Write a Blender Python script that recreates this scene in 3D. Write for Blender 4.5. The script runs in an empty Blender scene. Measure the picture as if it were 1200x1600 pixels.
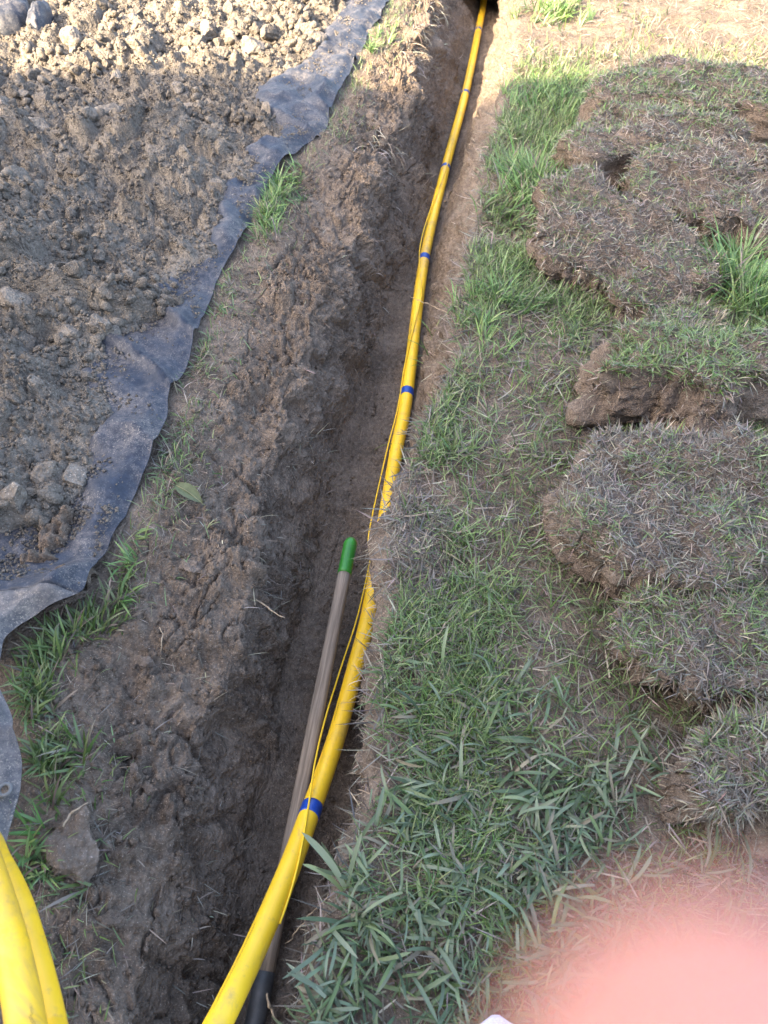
import bpy, bmesh, math, random
import numpy as np
from mathutils import Vector, Matrix

S = bpy.context.scene
COL = S.collection
rng = np.random.default_rng(7)
random.seed(7)
R = math.radians

# ------------------------------------------------------------------ camera
CAM_H = 1.45
PITCH = R(50.0)
F_PX = 1202.0
cam_d = bpy.data.cameras.new('camera')
cam = bpy.data.objects.new('camera', cam_d)
COL.objects.link(cam)
cam.location = (0, 0, CAM_H)
cam.rotation_euler = (R(90) - PITCH, 0, 0)
cam_d.sensor_fit = 'HORIZONTAL'
cam_d.sensor_width = 36.0
cam_d.lens = 36.0 * F_PX / 1200.0
cam_d.clip_start = 0.004
cam_d.clip_end = 500
cam_d.dof.use_dof = True
cam_d.dof.focus_distance = 1.9
cam_d.dof.aperture_fstop = 9.0
S.camera = cam

# ------------------------------------------------------------------ sky and sun
SUN_EL = R(33)
SUN_H = Vector((0.835, 0.55)).normalized()          # horizontal direction the light travels
w = bpy.data.worlds.new('World')
S.world = w
w.use_nodes = True
nt = w.node_tree
bg = nt.nodes['Background']
sky = nt.nodes.new('ShaderNodeTexSky')
sky.sky_type = 'NISHITA'
sky.sun_disc = False
sky.sun_elevation = SUN_EL
sky.sun_rotation = math.atan2(-SUN_H.x, -SUN_H.y)
sky.air_density = 0.85
sky.dust_density = 5.0
sky.ozone_density = 0.0
nt.links.new(sky.outputs[0], bg.inputs[0])
bg.inputs[1].default_value = 0.15
sun_d = bpy.data.lights.new('sun', 'SUN')
sun_d.energy = 4.2
sun_d.angle = R(0.55)
sun_d.color = (1.0, 0.80, 0.54)
sun = bpy.data.objects.new('sun', sun_d)
COL.objects.link(sun)
d = Vector((SUN_H.x * math.cos(SUN_EL), SUN_H.y * math.cos(SUN_EL), -math.sin(SUN_EL)))
sun.rotation_euler = d.to_track_quat('-Z', 'Y').to_euler()
sun.location = (-8, -6, 9)
S.view_settings.view_transform = 'Standard'
S.view_settings.look = 'None'
S.view_settings.gamma = 1.0
S.view_settings.exposure = 3.05

# ------------------------------------------------------------------ helpers
def P(px, py, z=0.0):
    """real-world point seen at photo pixel (1200x1600) standing at height z"""
    a = (px - 600) / F_PX
    b = (800 - py) / F_PX
    dy = math.cos(PITCH) + b * math.sin(PITCH)
    dz = -math.sin(PITCH) + b * math.cos(PITCH)
    t = (z - CAM_H) / dz
    return Vector((a * t, dy * t, z))

def tag(o, label=None, cat=None, group=None, kind=None):
    if label: o['label'] = label
    if cat: o['category'] = cat
    if group: o['group'] = group
    if kind: o['kind'] = kind
    return o

def empty(name, loc=(0, 0, 0)):
    o = bpy.data.objects.new(name, None)
    o.empty_display_size = 0.05
    COL.objects.link(o)
    o.location = loc
    return o

def mesh_np(name, v, quads=None, tris=None, cols=None, uv=None, smooth=True):
    v = np.asarray(v, dtype=np.float32).reshape(-1, 3)
    me = bpy.data.meshes.new(name)
    q = np.zeros((0, 4), np.int32) if quads is None else np.asarray(quads, np.int32).reshape(-1, 4)
    t = np.zeros((0, 3), np.int32) if tris is None else np.asarray(tris, np.int32).reshape(-1, 3)
    me.vertices.add(len(v))
    me.vertices.foreach_set('co', v.ravel())
    nl = q.size + t.size
    me.loops.add(nl)
    li = np.concatenate([q.ravel(), t.ravel()]).astype(np.int32)
    me.loops.foreach_set('vertex_index', li)
    me.polygons.add(len(q) + len(t))
    st = np.concatenate([np.arange(len(q)) * 4, q.size + np.arange(len(t)) * 3]).astype(np.int32)
    me.polygons.foreach_set('loop_start', st)
    if smooth:
        me.polygons.foreach_set('use_smooth', np.ones(len(q) + len(t), bool))
    me.update(calc_edges=True)
    if cols is not None:
        ca = me.color_attributes.new('col', 'FLOAT_COLOR', 'POINT')
        c4 = np.ones((len(v), 4), np.float32)
        c4[:, :3] = cols
        ca.data.foreach_set('color', c4.ravel())
    if uv is not None:
        ul = me.uv_layers.new(name='uv')
        ul.data.foreach_set('uv', np.asarray(uv, np.float32)[li].ravel())
    return me

def obj(name, me, mat=None, parent=None, loc=None):
    o = bpy.data.objects.new(name, me)
    COL.objects.link(o)
    if mat is not None and len(me.materials) == 0:
        me.materials.append(mat)
    if parent is not None:
        o.parent = parent
    if loc is not None:
        o.location = loc
    return o

def bm_mesh(name, bm, smooth=False):
    me = bpy.data.meshes.new(name)
    bm.to_mesh(me)
    bm.free()
    if smooth:
        me.polygons.foreach_set('use_smooth', np.ones(len(me.polygons), bool))
    return me

# noise ---------------------------------------------------------------
def h3(ix, iy, iz, seed):
    n = (ix.astype(np.int64) * 374761393 + iy.astype(np.int64) * 668265263 + iz.astype(np.int64) * 2147483647 + seed * 1274126177) & 0xFFFFFFFF
    n = ((n ^ (n >> 13)) * 1274126177) & 0xFFFFFFFF
    n = ((n ^ (n >> 16)) * 2246822519) & 0xFFFFFFFF
    return ((n ^ (n >> 15)) & 0xFFFFFF).astype(np.float32) / float(0xFFFFFF)

def vnoise(p, f, seed=0):
    q = np.asarray(p) * f + 1000.0
    i = np.floor(q).astype(np.int64)
    u = (q - i).astype(np.float32)
    u = u * u * u * (u * (u * 6 - 15) + 10)
    r = 0
    for a in (0, 1):
        for b in (0, 1):
            for c in (0, 1):
                wgt = (u[:, 0] if a else 1 - u[:, 0]) * (u[:, 1] if b else 1 - u[:, 1]) * (u[:, 2] if c else 1 - u[:, 2])
                r = r + wgt * h3(i[:, 0] + a, i[:, 1] + b, i[:, 2] + c, seed)
    return r * 2 - 1

def fbm(p, f, octv=4, seed=0, gain=0.5):
    r, a = 0, 1.0
    for k in range(octv):
        r = r + a * vnoise(p, f * 2.03 ** k, seed + 17 * k)
        a *= gain
    return r

def cells(p, f, seed=0, full=False):
    """distance to nearest jittered cell point (xy only) and that cell's random value"""
    q = np.asarray(p)[:, :2] * f + 1000.0
    i = np.floor(q).astype(np.int64)
    best = np.full(len(q), 9.0, np.float32)
    sec = np.full(len(q), 9.0, np.float32)
    off = np.zeros((len(q), 2), np.float32)
    rid = np.zeros(len(q), np.float32)
    z = np.zeros(len(q), np.int64)
    for a in (-1, 0, 1):
        for b in (-1, 0, 1):
            cx, cy = i[:, 0] + a, i[:, 1] + b
            dx = cx + h3(cx, cy, z, seed) - q[:, 0]
            dy = cy + h3(cx, cy, z + 1, seed) - q[:, 1]
            dd = np.sqrt(dx * dx + dy * dy).astype(np.float32)
            m = dd < best
            sec = np.where(m, best, np.minimum(sec, dd))
            best[m] = dd[m]
            off[m, 0] = dx[m]; off[m, 1] = dy[m]
            rid[m] = h3(cx, cy, z + 2, seed)[m]
    if full:
        return best, rid, sec - best, off
    return best, rid

def interp(tab, y):
    t = np.array(sorted(tab))
    return np.interp(y, t[:, 0], t[:, 1])

def smoothstep(a, b, x):
    t = np.clip((x - a) / (b - a), 0, 1)
    return t * t * (3 - 2 * t)

# ------------------------------------------------------------------ materials
def mat(name):
    m = bpy.data.materials.new(name)
    m.use_nodes = True
    return m, m.node_tree, m.node_tree.nodes['Principled BSDF']

def node(nt, t, **kw):
    n = nt.nodes.new(t)
    for k, v in kw.items():
        setattr(n, k, v)
    return n

def ramp(nt, stops, fac):
    r = nt.nodes.new('ShaderNodeValToRGB')
    e = r.color_ramp.elements
    e[0].position, e[0].color = stops[0][0], (*stops[0][1], 1)
    e[1].position, e[1].color = stops[-1][0], (*stops[-1][1], 1)
    for p, c in stops[1:-1]:
        n = e.new(p)
        n.color = (*c, 1)
    nt.links.new(fac, r.inputs[0])
    return r.outputs[0]

def noise(nt, scale, detail=4, rough=0.55, co=None, dist=0.0):
    n = nt.nodes.new('ShaderNodeTexNoise')
    n.inputs['Scale'].default_value = scale
    n.inputs['Detail'].default_value = detail
    n.inputs['Roughness'].default_value = rough
    n.inputs['Distortion'].default_value = dist
    if co is not None:
        nt.links.new(co, n.inputs['Vector'])
    return n.outputs['Fac']

def mixc(nt, fac, a, b, mode='MIX'):
    m = nt.nodes.new('ShaderNodeMix')
    m.data_type = 'RGBA'
    m.blend_type = mode
    for s, v in ((m.inputs[0], fac), (m.inputs[6], a), (m.inputs[7], b)):
        if isinstance(v, (int, float)):
            s.default_value = v
        elif isinstance(v, tuple):
            s.default_value = (*v, 1)
        else:
            nt.links.new(v, s)
    return m.outputs[2]

def soil_mat(name, dark, mid, light, fine=1.0, rnd=0.0, bump=1.0, speck=True, ts=1.0):
    m, nt, b = mat(name)
    tc = node(nt, 'ShaderNodeTexCoord').outputs['Object']
    n1 = noise(nt, 7 * ts, 6, 0.6, tc)
    n2 = noise(nt, 70 * fine * ts, 6, 0.7, tc)
    n3 = noise(nt, 330 * fine * ts, 3, 0.6, tc)
    c = ramp(nt, [(0.30, dark), (0.50, mid), (0.74, light)], n1)
    c2 = ramp(nt, [(0.32, dark), (0.52, mid), (0.72, light)], n2)
    c = mixc(nt, 0.55, c, c2)
    if speck:
        f = ramp(nt, [(0.60, (0, 0, 0)), (0.75, (1, 1, 1))], n3)
        c = mixc(nt, f, c, tuple(min(1, x * 1.7) for x in light))
    if rnd:
        oi = node(nt, 'ShaderNodeObjectInfo')
        mr = node(nt, 'ShaderNodeMapRange')
        mr.inputs[3].default_value = 1 - rnd
        mr.inputs[4].default_value = 1 + rnd
        nt.links.new(oi.outputs['Random'], mr.inputs[0])
        hv = node(nt, 'ShaderNodeHueSaturation')
        nt.links.new(mr.outputs[0], hv.inputs['Value'])
        nt.links.new(c, hv.inputs['Color'])
        c = hv.outputs[0]
    nt.links.new(c, b.inputs['Base Color'])
    b.inputs['Roughness'].default_value = 0.95
    b.inputs['Specular IOR Level'].default_value = 0.15
    vo = node(nt, 'ShaderNodeTexVoronoi')
    vo.inputs['Scale'].default_value = 150 * fine * ts
    vo.inputs['Randomness'].default_value = 1
    nt.links.new(tc, vo.inputs['Vector'])
    ad = node(nt, 'ShaderNodeMath', operation='MULTIPLY_ADD')
    nt.links.new(vo.outputs['Distance'], ad.inputs[0])
    ad.inputs[1].default_value = -0.7
    nt.links.new(n2, ad.inputs[2])
    bp = node(nt, 'ShaderNodeBump')
    bp.inputs['Strength'].default_value = 0.9 * bump
    bp.inputs['Distance'].default_value = 0.008 / fine
    nt.links.new(ad.outputs[0], bp.inputs['Height'])
    bp2 = node(nt, 'ShaderNodeBump')
    bp2.inputs['Strength'].default_value = 0.7 * bump
    bp2.inputs['Distance'].default_value = 0.0025
    nt.links.new(n3, bp2.inputs['Height'])
    nt.links.new(bp.outputs[0], bp2.inputs['Normal'])
    nt.links.new(bp2.outputs[0], b.inputs['Normal'])
    return m

M_SOIL = soil_mat('moist_brown_soil', (0.050, 0.038, 0.029), (0.138, 0.107, 0.082), (0.27, 0.217, 0.171))
M_HEAP = soil_mat('dry_grey_soil', (0.050, 0.043, 0.036), (0.148, 0.128, 0.106), (0.275, 0.242, 0.200), rnd=0.0)
M_CLOD = soil_mat('dry_clod_soil', (0.070, 0.060, 0.050), (0.165, 0.142, 0.118), (0.29, 0.255, 0.21), fine=1.0, rnd=0.25, ts=0.045)
M_BCLOD = soil_mat('brown_clod_soil', (0.105, 0.080, 0.062), (0.185, 0.147, 0.117), (0.31, 0.25, 0.205), fine=1.0, rnd=0.2, ts=0.06)
M_SODSOIL = soil_mat('root_mat_soil', (0.060, 0.044, 0.034), (0.140, 0.108, 0.085), (0.27, 0.218, 0.172), fine=1.3)

def veg_mat(name, rough=0.5, spec=0.4, transl=0.25):
    m, nt, b = mat(name)
    at = node(nt, 'ShaderNodeAttribute', attribute_name='col')
    nt.links.new(at.outputs['Color'], b.inputs['Base Color'])
    b.inputs['Roughness'].default_value = rough
    b.inputs['Specular IOR Level'].default_value = spec
    if transl:
        tr = node(nt, 'ShaderNodeBsdfTranslucent')
        nt.links.new(at.outputs['Color'], tr.inputs['Color'])
        mx = node(nt, 'ShaderNodeMixShader')
        mx.inputs[0].default_value = transl
        nt.links.new(b.outputs[0], mx.inputs[1])
        nt.links.new(tr.outputs[0], mx.inputs[2])
        nt.links.new(mx.outputs[0], nt.nodes['Material Output'].inputs[0])
    return m

M_GRASS = veg_mat('grass_blades', 0.45, 0.45)
M_FIBRE = veg_mat('dry_fibres', 0.8, 0.2, 0.0)

def blade_mat():
    m, nt, b = mat('broad_grass_blade')
    oi = node(nt, 'ShaderNodeObjectInfo')
    tc = node(nt, 'ShaderNodeTexCoord').outputs['Object']
    base = ramp(nt, [(0.0, (0.050, 0.080, 0.036)), (0.35, (0.080, 0.122, 0.060)), (0.55, (0.115, 0.160, 0.088)), (0.75, (0.15, 0.185, 0.115)), (0.90, (0.17, 0.22, 0.07)), (1.0, (0.22, 0.19, 0.13))], oi.outputs['Random'])
    n = noise(nt, 60, 4, 0.6, tc)
    nh = node(nt, 'ShaderNodeMath', operation='MULTIPLY')
    nt.links.new(n, nh.inputs[0]); nh.inputs[1].default_value = 0.55
    c = mixc(nt, nh.outputs[0], base, (0.20, 0.225, 0.165))
    nt.links.new(c, b.inputs['Base Color'])
    b.inputs['Roughness'].default_value = 0.42
    b.inputs['Specular IOR Level'].default_value = 0.5
    # fine veins along the blade
    mp = node(nt, 'ShaderNodeMapping')
    mp.inputs['Scale'].default_value = (900, 6, 6)
    nt.links.new(tc, mp.inputs['Vector'])
    nn = noise(nt, 1.0, 2, 0.5, mp.outputs[0])
    bp = node(nt, 'ShaderNodeBump')
    bp.inputs['Strength'].default_value = 0.35
    bp.inputs['Distance'].default_value = 0.001
    nt.links.new(nn, bp.inputs['Height'])
    nt.links.new(bp.outputs[0], b.inputs['Normal'])
    tr = node(nt, 'ShaderNodeBsdfTranslucent')
    nt.links.new(c, tr.inputs['Color'])
    mx = node(nt, 'ShaderNodeMixShader')
    mx.inputs[0].default_value = 0.22
    nt.links.new(b.outputs[0], mx.inputs[1])
    nt.links.new(tr.outputs[0], mx.inputs[2])
    nt.links.new(mx.outputs[0], nt.nodes['Material Output'].inputs[0])
    return m
M_BLADE = blade_mat()

def pipe_mat():
    m, nt, b = mat('yellow_polyethylene')
    tcn = node(nt, 'ShaderNodeTexCoord')
    tc = tcn.outputs['Object']
    n1 = noise(nt, 9, 5, 0.6, tc)
    c = ramp(nt, [(0.35, (0.78, 0.475, 0.018)), (0.65, (0.84, 0.53, 0.026))], n1)
    # dust and scuffs
    mp = node(nt, 'ShaderNodeMapping')
    mp.inputs['Scale'].default_value = (30, 6, 1)
    nt.links.new(tcn.outputs['UV'], mp.inputs['Vector'])
    n2 = noise(nt, 1.0, 8, 0.75, mp.outputs[0])
    f = ramp(nt, [(0.54, (0, 0, 0)), (0.74, (0.75, 0.75, 0.75))], n2)
    c = mixc(nt, f, c, (0.40, 0.26, 0.09))
    n5 = noise(nt, 3.2, 7, 0.7, tc, 1.2)
    f5 = ramp(nt, [(0.52, (0, 0, 0)), (0.68, (0.8, 0.8, 0.8))], n5)
    c = mixc(nt, f5, c, (0.36, 0.235, 0.085))
    # printed line of tiny illegible ink along the pipe
    sx = node(nt, 'ShaderNodeSeparateXYZ')
    nt.links.new(tcn.outputs['UV'], sx.inputs[0])
    band = node(nt, 'ShaderNodeMath', operation='COMPARE')
    nt.links.new(sx.outputs[1], band.inputs[0])
    band.inputs[1].default_value = 0.36
    band.inputs[2].default_value = 0.013
    mp3 = node(nt, 'ShaderNodeMapping')
    mp3.inputs['Scale'].default_value = (420, 150, 1)
    nt.links.new(tcn.outputs['UV'], mp3.inputs['Vector'])
    ink = ramp(nt, [(0.49, (0, 0, 0)), (0.52, (1, 1, 1))], noise(nt, 1.0, 1, 0.5, mp3.outputs[0]))
    mp4 = node(nt, 'ShaderNodeMapping')
    mp4.inputs['Scale'].default_value = (3.1, 0, 0)
    nt.links.new(tcn.outputs['UV'], mp4.inputs['Vector'])
    gap = ramp(nt, [(0.62, (0, 0, 0)), (0.63, (0.75, 0.75, 0.75))], noise(nt, 1.0, 0, 0.5, mp4.outputs[0]))
    a1 = node(nt, 'ShaderNodeMath', operation='MULTIPLY')
    nt.links.new(band.outputs[0], a1.inputs[0]); nt.links.new(ink, a1.inputs[1])
    a2 = node(nt, 'ShaderNodeMath', operation='MULTIPLY')
    nt.links.new(a1.outputs[0], a2.inputs[0]); nt.links.new(gap, a2.inputs[1])
    c = mixc(nt, a2.outputs[0], c, (0.06, 0.05, 0.02))
    nt.links.new(c, b.inputs['Base Color'])
    b.inputs['Roughness'].default_value = 0.42
    b.inputs['Specular IOR Level'].default_value = 0.4
    bp = node(nt, 'ShaderNodeBump')
    bp.inputs['Strength'].default_value = 0.15
    bp.inputs['Distance'].default_value = 0.001
    nt.links.new(n2, bp.inputs['Height'])
    nt.links.new(bp.outputs[0], b.inputs['Normal'])
    return m
M_PIPE = pipe_mat()

def plain(name, col, rough=0.5, spec=0.4, var=0.25, scale=40, bump=0.0, stretch=None, coat=0):
    m, nt, b = mat(name)
    tc = node(nt, 'ShaderNodeTexCoord').outputs['Object']
    if stretch:
        mp = node(nt, 'ShaderNodeMapping')
        mp.inputs['Scale'].default_value = stretch
        nt.links.new(tc, mp.inputs['Vector'])
        tc = mp.outputs[0]
    n = noise(nt, scale, 6, 0.65, tc)
    c = ramp(nt, [(0.3, tuple(x * (1 - var) for x in col)), (0.7, tuple(min(1, x * (1 + var)) for x in col))], n)
    nt.links.new(c, b.inputs['Base Color'])
    b.inputs['Roughness'].default_value = rough
    b.inputs['Specular IOR Level'].default_value = spec
    if bump:
        bp = node(nt, 'ShaderNodeBump')
        bp.inputs['Strength'].default_value = bump
        bp.inputs['Distance'].default_value = 0.002
        nt.links.new(n, bp.inputs['Height'])
        nt.links.new(bp.outputs[0], b.inputs['Normal'])
    return m
M_TAPE = plain('blue_vinyl_tape', (0.012, 0.055, 0.30), 0.33, 0.5, 0.2, 60, 0.3)
M_WIRE = plain('yellow_wire_jacket', (0.80, 0.52, 0.02), 0.4, 0.4, 0.1)
M_WOOD = plain('weathered_ash_wood', (0.26, 0.205, 0.155), 0.75, 0.2, 0.45, 1.0, 0.5, (160, 160, 7))
M_GRIP = plain('green_rubber_grip', (0.030, 0.185, 0.022), 0.38, 0.5, 0.25, 30, 0.1)
M_STEEL = plain('dark_steel', (0.06, 0.06, 0.06), 0.5, 0.5, 0.4, 40, 0.3)
M_SKIN = plain('skin', (0.50, 0.235, 0.19), 0.5, 0.4, 0.08, 30)
M_SKIN.node_tree.nodes['Principled BSDF'].inputs['Subsurface Weight'].default_value = 0.9
M_SKIN.node_tree.nodes['Principled BSDF'].inputs['Subsurface Radius'].default_value = (1.0, 0.4, 0.25)
M_SKIN.node_tree.nodes['Principled BSDF'].inputs['Subsurface Scale'].default_value = 0.008
M_SHOE = plain('white_shoe_mesh', (0.55, 0.57, 0.62), 0.8, 0.2, 0.2, 300, 0.4)
M_SOLE = plain('pale_shoe_sole', (0.42, 0.45, 0.54), 0.6, 0.3, 0.15, 50)
M_LEAF = plain('fallen_leaf_green', (0.088, 0.098, 0.042), 0.55, 0.35, 0.3, 50, 0.2)
M_VEIN = plain('fallen_leaf_midrib', (0.17, 0.16, 0.08), 0.5, 0.4, 0.2)
M_ROOT = plain('pale_root', (0.27, 0.21, 0.145), 0.8, 0.2, 0.3, 80, 0.3)
M_WALL = plain('house_render', (0.62, 0.58, 0.52), 0.9, 0.2, 0.1, 8, 0.2)
M_ROOF = plain('roof_tiles', (0.16, 0.12, 0.10), 0.8, 0.2, 0.3, 6, 0.4)
M_DOOR = plain('painted_door', (0.20, 0.16, 0.13), 0.5, 0.4, 0.15, 10)
M_GLASS = plain('window_glass', (0.03, 0.035, 0.04), 0.08, 0.5, 0.1, 4)
M_GROMMET = plain('grey_grommet', (0.11, 0.11, 0.108), 0.45, 0.5, 0.2, 60)

def fabric_mat(name, base, dusty):
    m, nt, b = mat(name)
    tcn = node(nt, 'ShaderNodeTexCoord')
    tc = tcn.outputs['Object']
    n1 = noise(nt, 9, 8, 0.75, tc, 0.3)
    n2 = noise(nt, 55, 8, 0.78, tc)
    n3 = noise(nt, 260, 3, 0.6, tc)
    f1 = ramp(nt, [(0.44 - 0.2 * dusty, (0, 0, 0)), (0.72 - 0.2 * dusty, (0.75, 0.75, 0.75))], n1)
    f2 = ramp(nt, [(0.42, (0.05, 0.05, 0.05)), (0.7, (0.85, 0.85, 0.85))], n2)
    f3 = ramp(nt, [(0.56, (0, 0, 0)), (0.66, (1, 1, 1))], n3)
    c = mixc(nt, f2, base, tuple(x * 1.9 for x in base))
    fa = node(nt, 'ShaderNodeMath', operation='MULTIPLY')
    nt.links.new(f1, fa.inputs[0]); nt.links.new(f2, fa.inputs[1])
    c = mixc(nt, fa.outputs[0], c, (0.26, 0.22, 0.18))
    fb = node(nt, 'ShaderNodeMath', operation='MULTIPLY')
    nt.links.new(f1, fb.inputs[0]); nt.links.new(f3, fb.inputs[1])
    c = mixc(nt, fb.outputs[0], c, (0.36, 0.31, 0.25))
    nt.links.new(c, b.inputs['Base Color'])
    b.inputs['Roughness'].default_value = 0.52
    b.inputs['Specular IOR Level'].default_value = 0.3
    w1 = node(nt, 'ShaderNodeTexWave', wave_type='BANDS', bands_direction='X')
    w2 = node(nt, 'ShaderNodeTexWave', wave_type='BANDS', bands_direction='Y')
    for wv in (w1, w2):
        wv.inputs['Scale'].default_value = 120
        nt.links.new(tc, wv.inputs['Vector'])
    mm = node(nt, 'ShaderNodeMath', operation='ADD')
    nt.links.new(w1.outputs['Fac'], mm.inputs[0]); nt.links.new(w2.outputs['Fac'], mm.inputs[1])
    bp = node(nt, 'ShaderNodeBump')
    bp.inputs['Strength'].default_value = 0.25
    bp.inputs['Distance'].default_value = 0.001
    nt.links.new(mm.outputs[0], bp.inputs['Height'])
    bp2 = node(nt, 'ShaderNodeBump')
    bp2.inputs['Strength'].default_value = 0.5
    bp2.inputs['Distance'].default_value = 0.006
    nt.links.new(noise(nt, 22, 4, 0.6, tc, 1.0), bp2.inputs['Height'])
    nt.links.new(bp.outputs[0], bp2.inputs['Normal'])
    nt.links.new(bp2.outputs[0], b.inputs['Normal'])
    return m
M_FABRIC = fabric_mat('woven_weed_fabric', (0.015, 0.0205, 0.033), 0.24)
M_HEM = fabric_mat('dusty_fabric_hem', (0.055, 0.055, 0.060), 0.7)

# ------------------------------------------------------------------ ground with the trench: one lofted sheet
FZ = -0.385                                    # trench floor level
T_FE = [(-0.6, -0.60), (0.2, -0.64), (0.47, -0.66), (0.67, -0.72), (0.86, -0.76), (0.98, -0.67), (1.16, -0.63), (1.36, -0.60), (1.64, -0.60), (1.93, -0.56), (2.17, -0.55), (2.48, -0.48), (2.70, -0.47), (2.95, -0.42), (3.31, -0.26), (3.73, -0.20), (4.36, -0.08), (4.94, 0.02), (6.5, 0.27), (8, 0.5)]
T_LL = [(-0.6, -0.44), (0.16, -0.42), (0.5, -0.41), (0.7, -0.40), (1.0, -0.36), (1.3, -0.33), (1.6, -0.30), (2.0, -0.25), (2.5, -0.17), (3.0, -0.065), (3.8, 0.06), (4.9, 0.19), (6.3, 0.39), (8, 0.6)]
T_FL = [(-0.6, -0.37), (0.16, -0.345), (0.5, -0.335), (0.7, -0.32), (1.0, -0.28), (1.3, -0.23), (1.6, -0.185), (2.0, -0.11), (2.5, -0.02), (3.0, 0.09), (3.8, 0.235), (4.9, 0.425), (6.3, 0.64), (8, 0.8)]
T_FR = [(-0.6, -0.13), (0.2, -0.12), (0.6, -0.07), (0.84, -0.04), (1.1, 0.0), (1.56, 0.06), (2.1, 0.125), (2.95, 0.225), (3.76, 0.37), (4.65, 0.55), (5.6, 0.72), (6.3, 0.84), (8, 1.1)]
T_RL = [(-0.6, -0.17), (0.16, -0.15), (0.25, -0.13), (0.48, -0.06), (0.71, -0.04), (0.90, -0.004), (1.02, -0.002), (1.12, -0.016), (1.18, -0.014), (1.25, 0.012), (1.39, 0.05), (1.75, 0.165), (2.0, 0.205), (2.36, 0.26), (3.05, 0.37), (3.8, 0.55), (4.94, 0.73), (6.3, 0.95), (8, 1.2)]
ys = [-0.45]
while ys[-1] < 6.6:
    ys.append(ys[-1] + 0.0062 + 0.0016 * max(0, ys[-1]))
ys = np.array(ys)
NY = len(ys)
j1 = lambda f, s, a: a * fbm(np.stack([ys * 0 + s, ys, ys * 0], 1), f, 4, s)
fe = interp(T_FE, ys) + j1(6, 1, 0.02)
ll = interp(T_LL, ys) + 0.035 + j1(3, 2, 0.035)
fl = interp(T_FL, ys) + 0.032 + j1(4, 3, 0.016)
fr = interp(T_FR, ys) + j1(4, 4, 0.012)
rl = interp(T_RL, ys) + j1(6, 5, 0.011) + j1(25, 8, 0.006)
fz = FZ + j1(1.5, 6, 0.012)
lz = -0.070 + j1(3, 7, 0.032)                  # height of the left lip
st = smoothstep(2.4, 4.5, ys)                  # further on the left bank is steep right from the fabric
lz = lz * (1 - 0.4 * st)
one = np.ones(NY)
CP = [  # (x, z, noise amplitude, roughness of clods)
    (-3.6 * one, 0 * one, .004), (fe - 0.05, 0.0 * one, .006), (fe + 0.07, -0.012 * one, .012), (0.5 * (fe + 0.07) + 0.5 * ll, -0.02 + 0.42 * lz, .026),
    (ll, lz, .032), (ll + 0.35 * (fl - ll), 0.55 * lz + 0.45 * fz + 0.02, .026), (fl - 0.01, fz + 0.03, .016), (fl + 0.03, fz, .010), (fr - 0.01, fz, .010),
    (fr + 0.015, fz + 0.05, .016), (0.65 * fr + 0.35 * rl + 0.030 * (1 - st), 0.45 * fz, .024), (rl + 0.014, -0.07 * one, .020), (rl, -0.026 * one, .014), (rl + 0.03, 0.002 * one, .012), (rl + 0.3, 0.0 * one, .013), (3.6 * one, 0.0 * one, .012)]
NSEG = [14, 26, 56, 66, 62, 58, 16, 48, 10, 30, 42, 16, 12, 52, 100]
gx, gz, ga, seg_id = [], [], [], []
for k, n in enumerate(NSEG):
    last = k == len(NSEG) - 1
    ts = np.linspace(0, 1, n, endpoint=last)
    if k == 0:
        ts = 1 - (1 - ts) ** 2
    if last:
        ts = ts ** 1.5
    for t in ts:
        gx.append(CP[k][0] * (1 - t) + CP[k + 1][0] * t)
        gz.append(CP[k][1] * (1 - t) + CP[k + 1][1] * t)
        ga.append(CP[k][2] * (1 - t) + CP[k + 1][2] * t)
        seg_id.append(k)
gx = np.array(gx).T; gz = np.array(gz).T; ga = np.array(ga); seg_id = np.array(seg_id)
NX = gx.shape[1]
ker = np.hanning(15); ker /= ker.sum()
def smooth_u(a):
    pad = np.pad(a, ((0, 0), (7, 7)), mode='edge')
    return sum(ker[i] * pad[:, i:i + a.shape[1]] for i in range(15))
core = (seg_id > 0)
sx_, sz_ = smooth_u(gx), smooth_u(gz)
sx_[:, :8] = gx[:, :8]; sx_[:, -8:] = gx[:, -8:]
gx, gz = sx_, sz_
G = np.stack([gx, np.repeat(ys[:, None], NX, 1), gz], -1)
def grid_normals(G):
    du = np.gradient(G, axis=1); dv = np.gradient(G, axis=0)
    n = np.cross(du, dv)
    return n / (np.linalg.norm(n, axis=2, keepdims=True) + 1e-9)
N0 = grid_normals(G)
flat = G.reshape(-1, 3)
amp = np.repeat(ga[None, :], NY, 0).ravel()
ns = 0.85 * fbm(flat, 5.5, 3, 11, 0.55) + 0.26 * fbm(flat, 36, 3, 12) + 0.09 * vnoise(flat, 130, 13)
# crumbly lumps on the dug bank
bank = np.isin(seg_id, [2, 3, 4, 5, 7, 9, 10, 11])
bm_ = np.repeat(bank[None, :], NY, 0).ravel()
cd = np.zeros(len(flat), np.float32)
q = flat[bm_].copy(); q[:, 0] += q[:, 2] * 0.9
for f_, a_, sd in ((9, 1.5, 21), (19, 0.95, 22), (42, 0.50, 23), (85, 0.25, 24)):
    f1, rid, gap, off = cells(q + 0.012 * np.stack([vnoise(q, 17, sd), vnoise(q, 17, sd + 50), 0 * q[:, 0]], 1), f_, sd, True)
    tx = ((rid * 7.13) % 1.0 - 0.5) * 1.6; ty = ((rid * 13.7) % 1.0 - 0.5) * 1.6
    cd[bm_] += a_ * np.clip(rid * 1.7 - 0.6, 0, 1) * (0.8 + tx * off[:, 0] + ty * off[:, 1]) * smoothstep(0, 0.25, gap)
msk = smoothstep(-0.30, 0.25, fbm(flat, 3.5, 3, 31))
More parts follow.
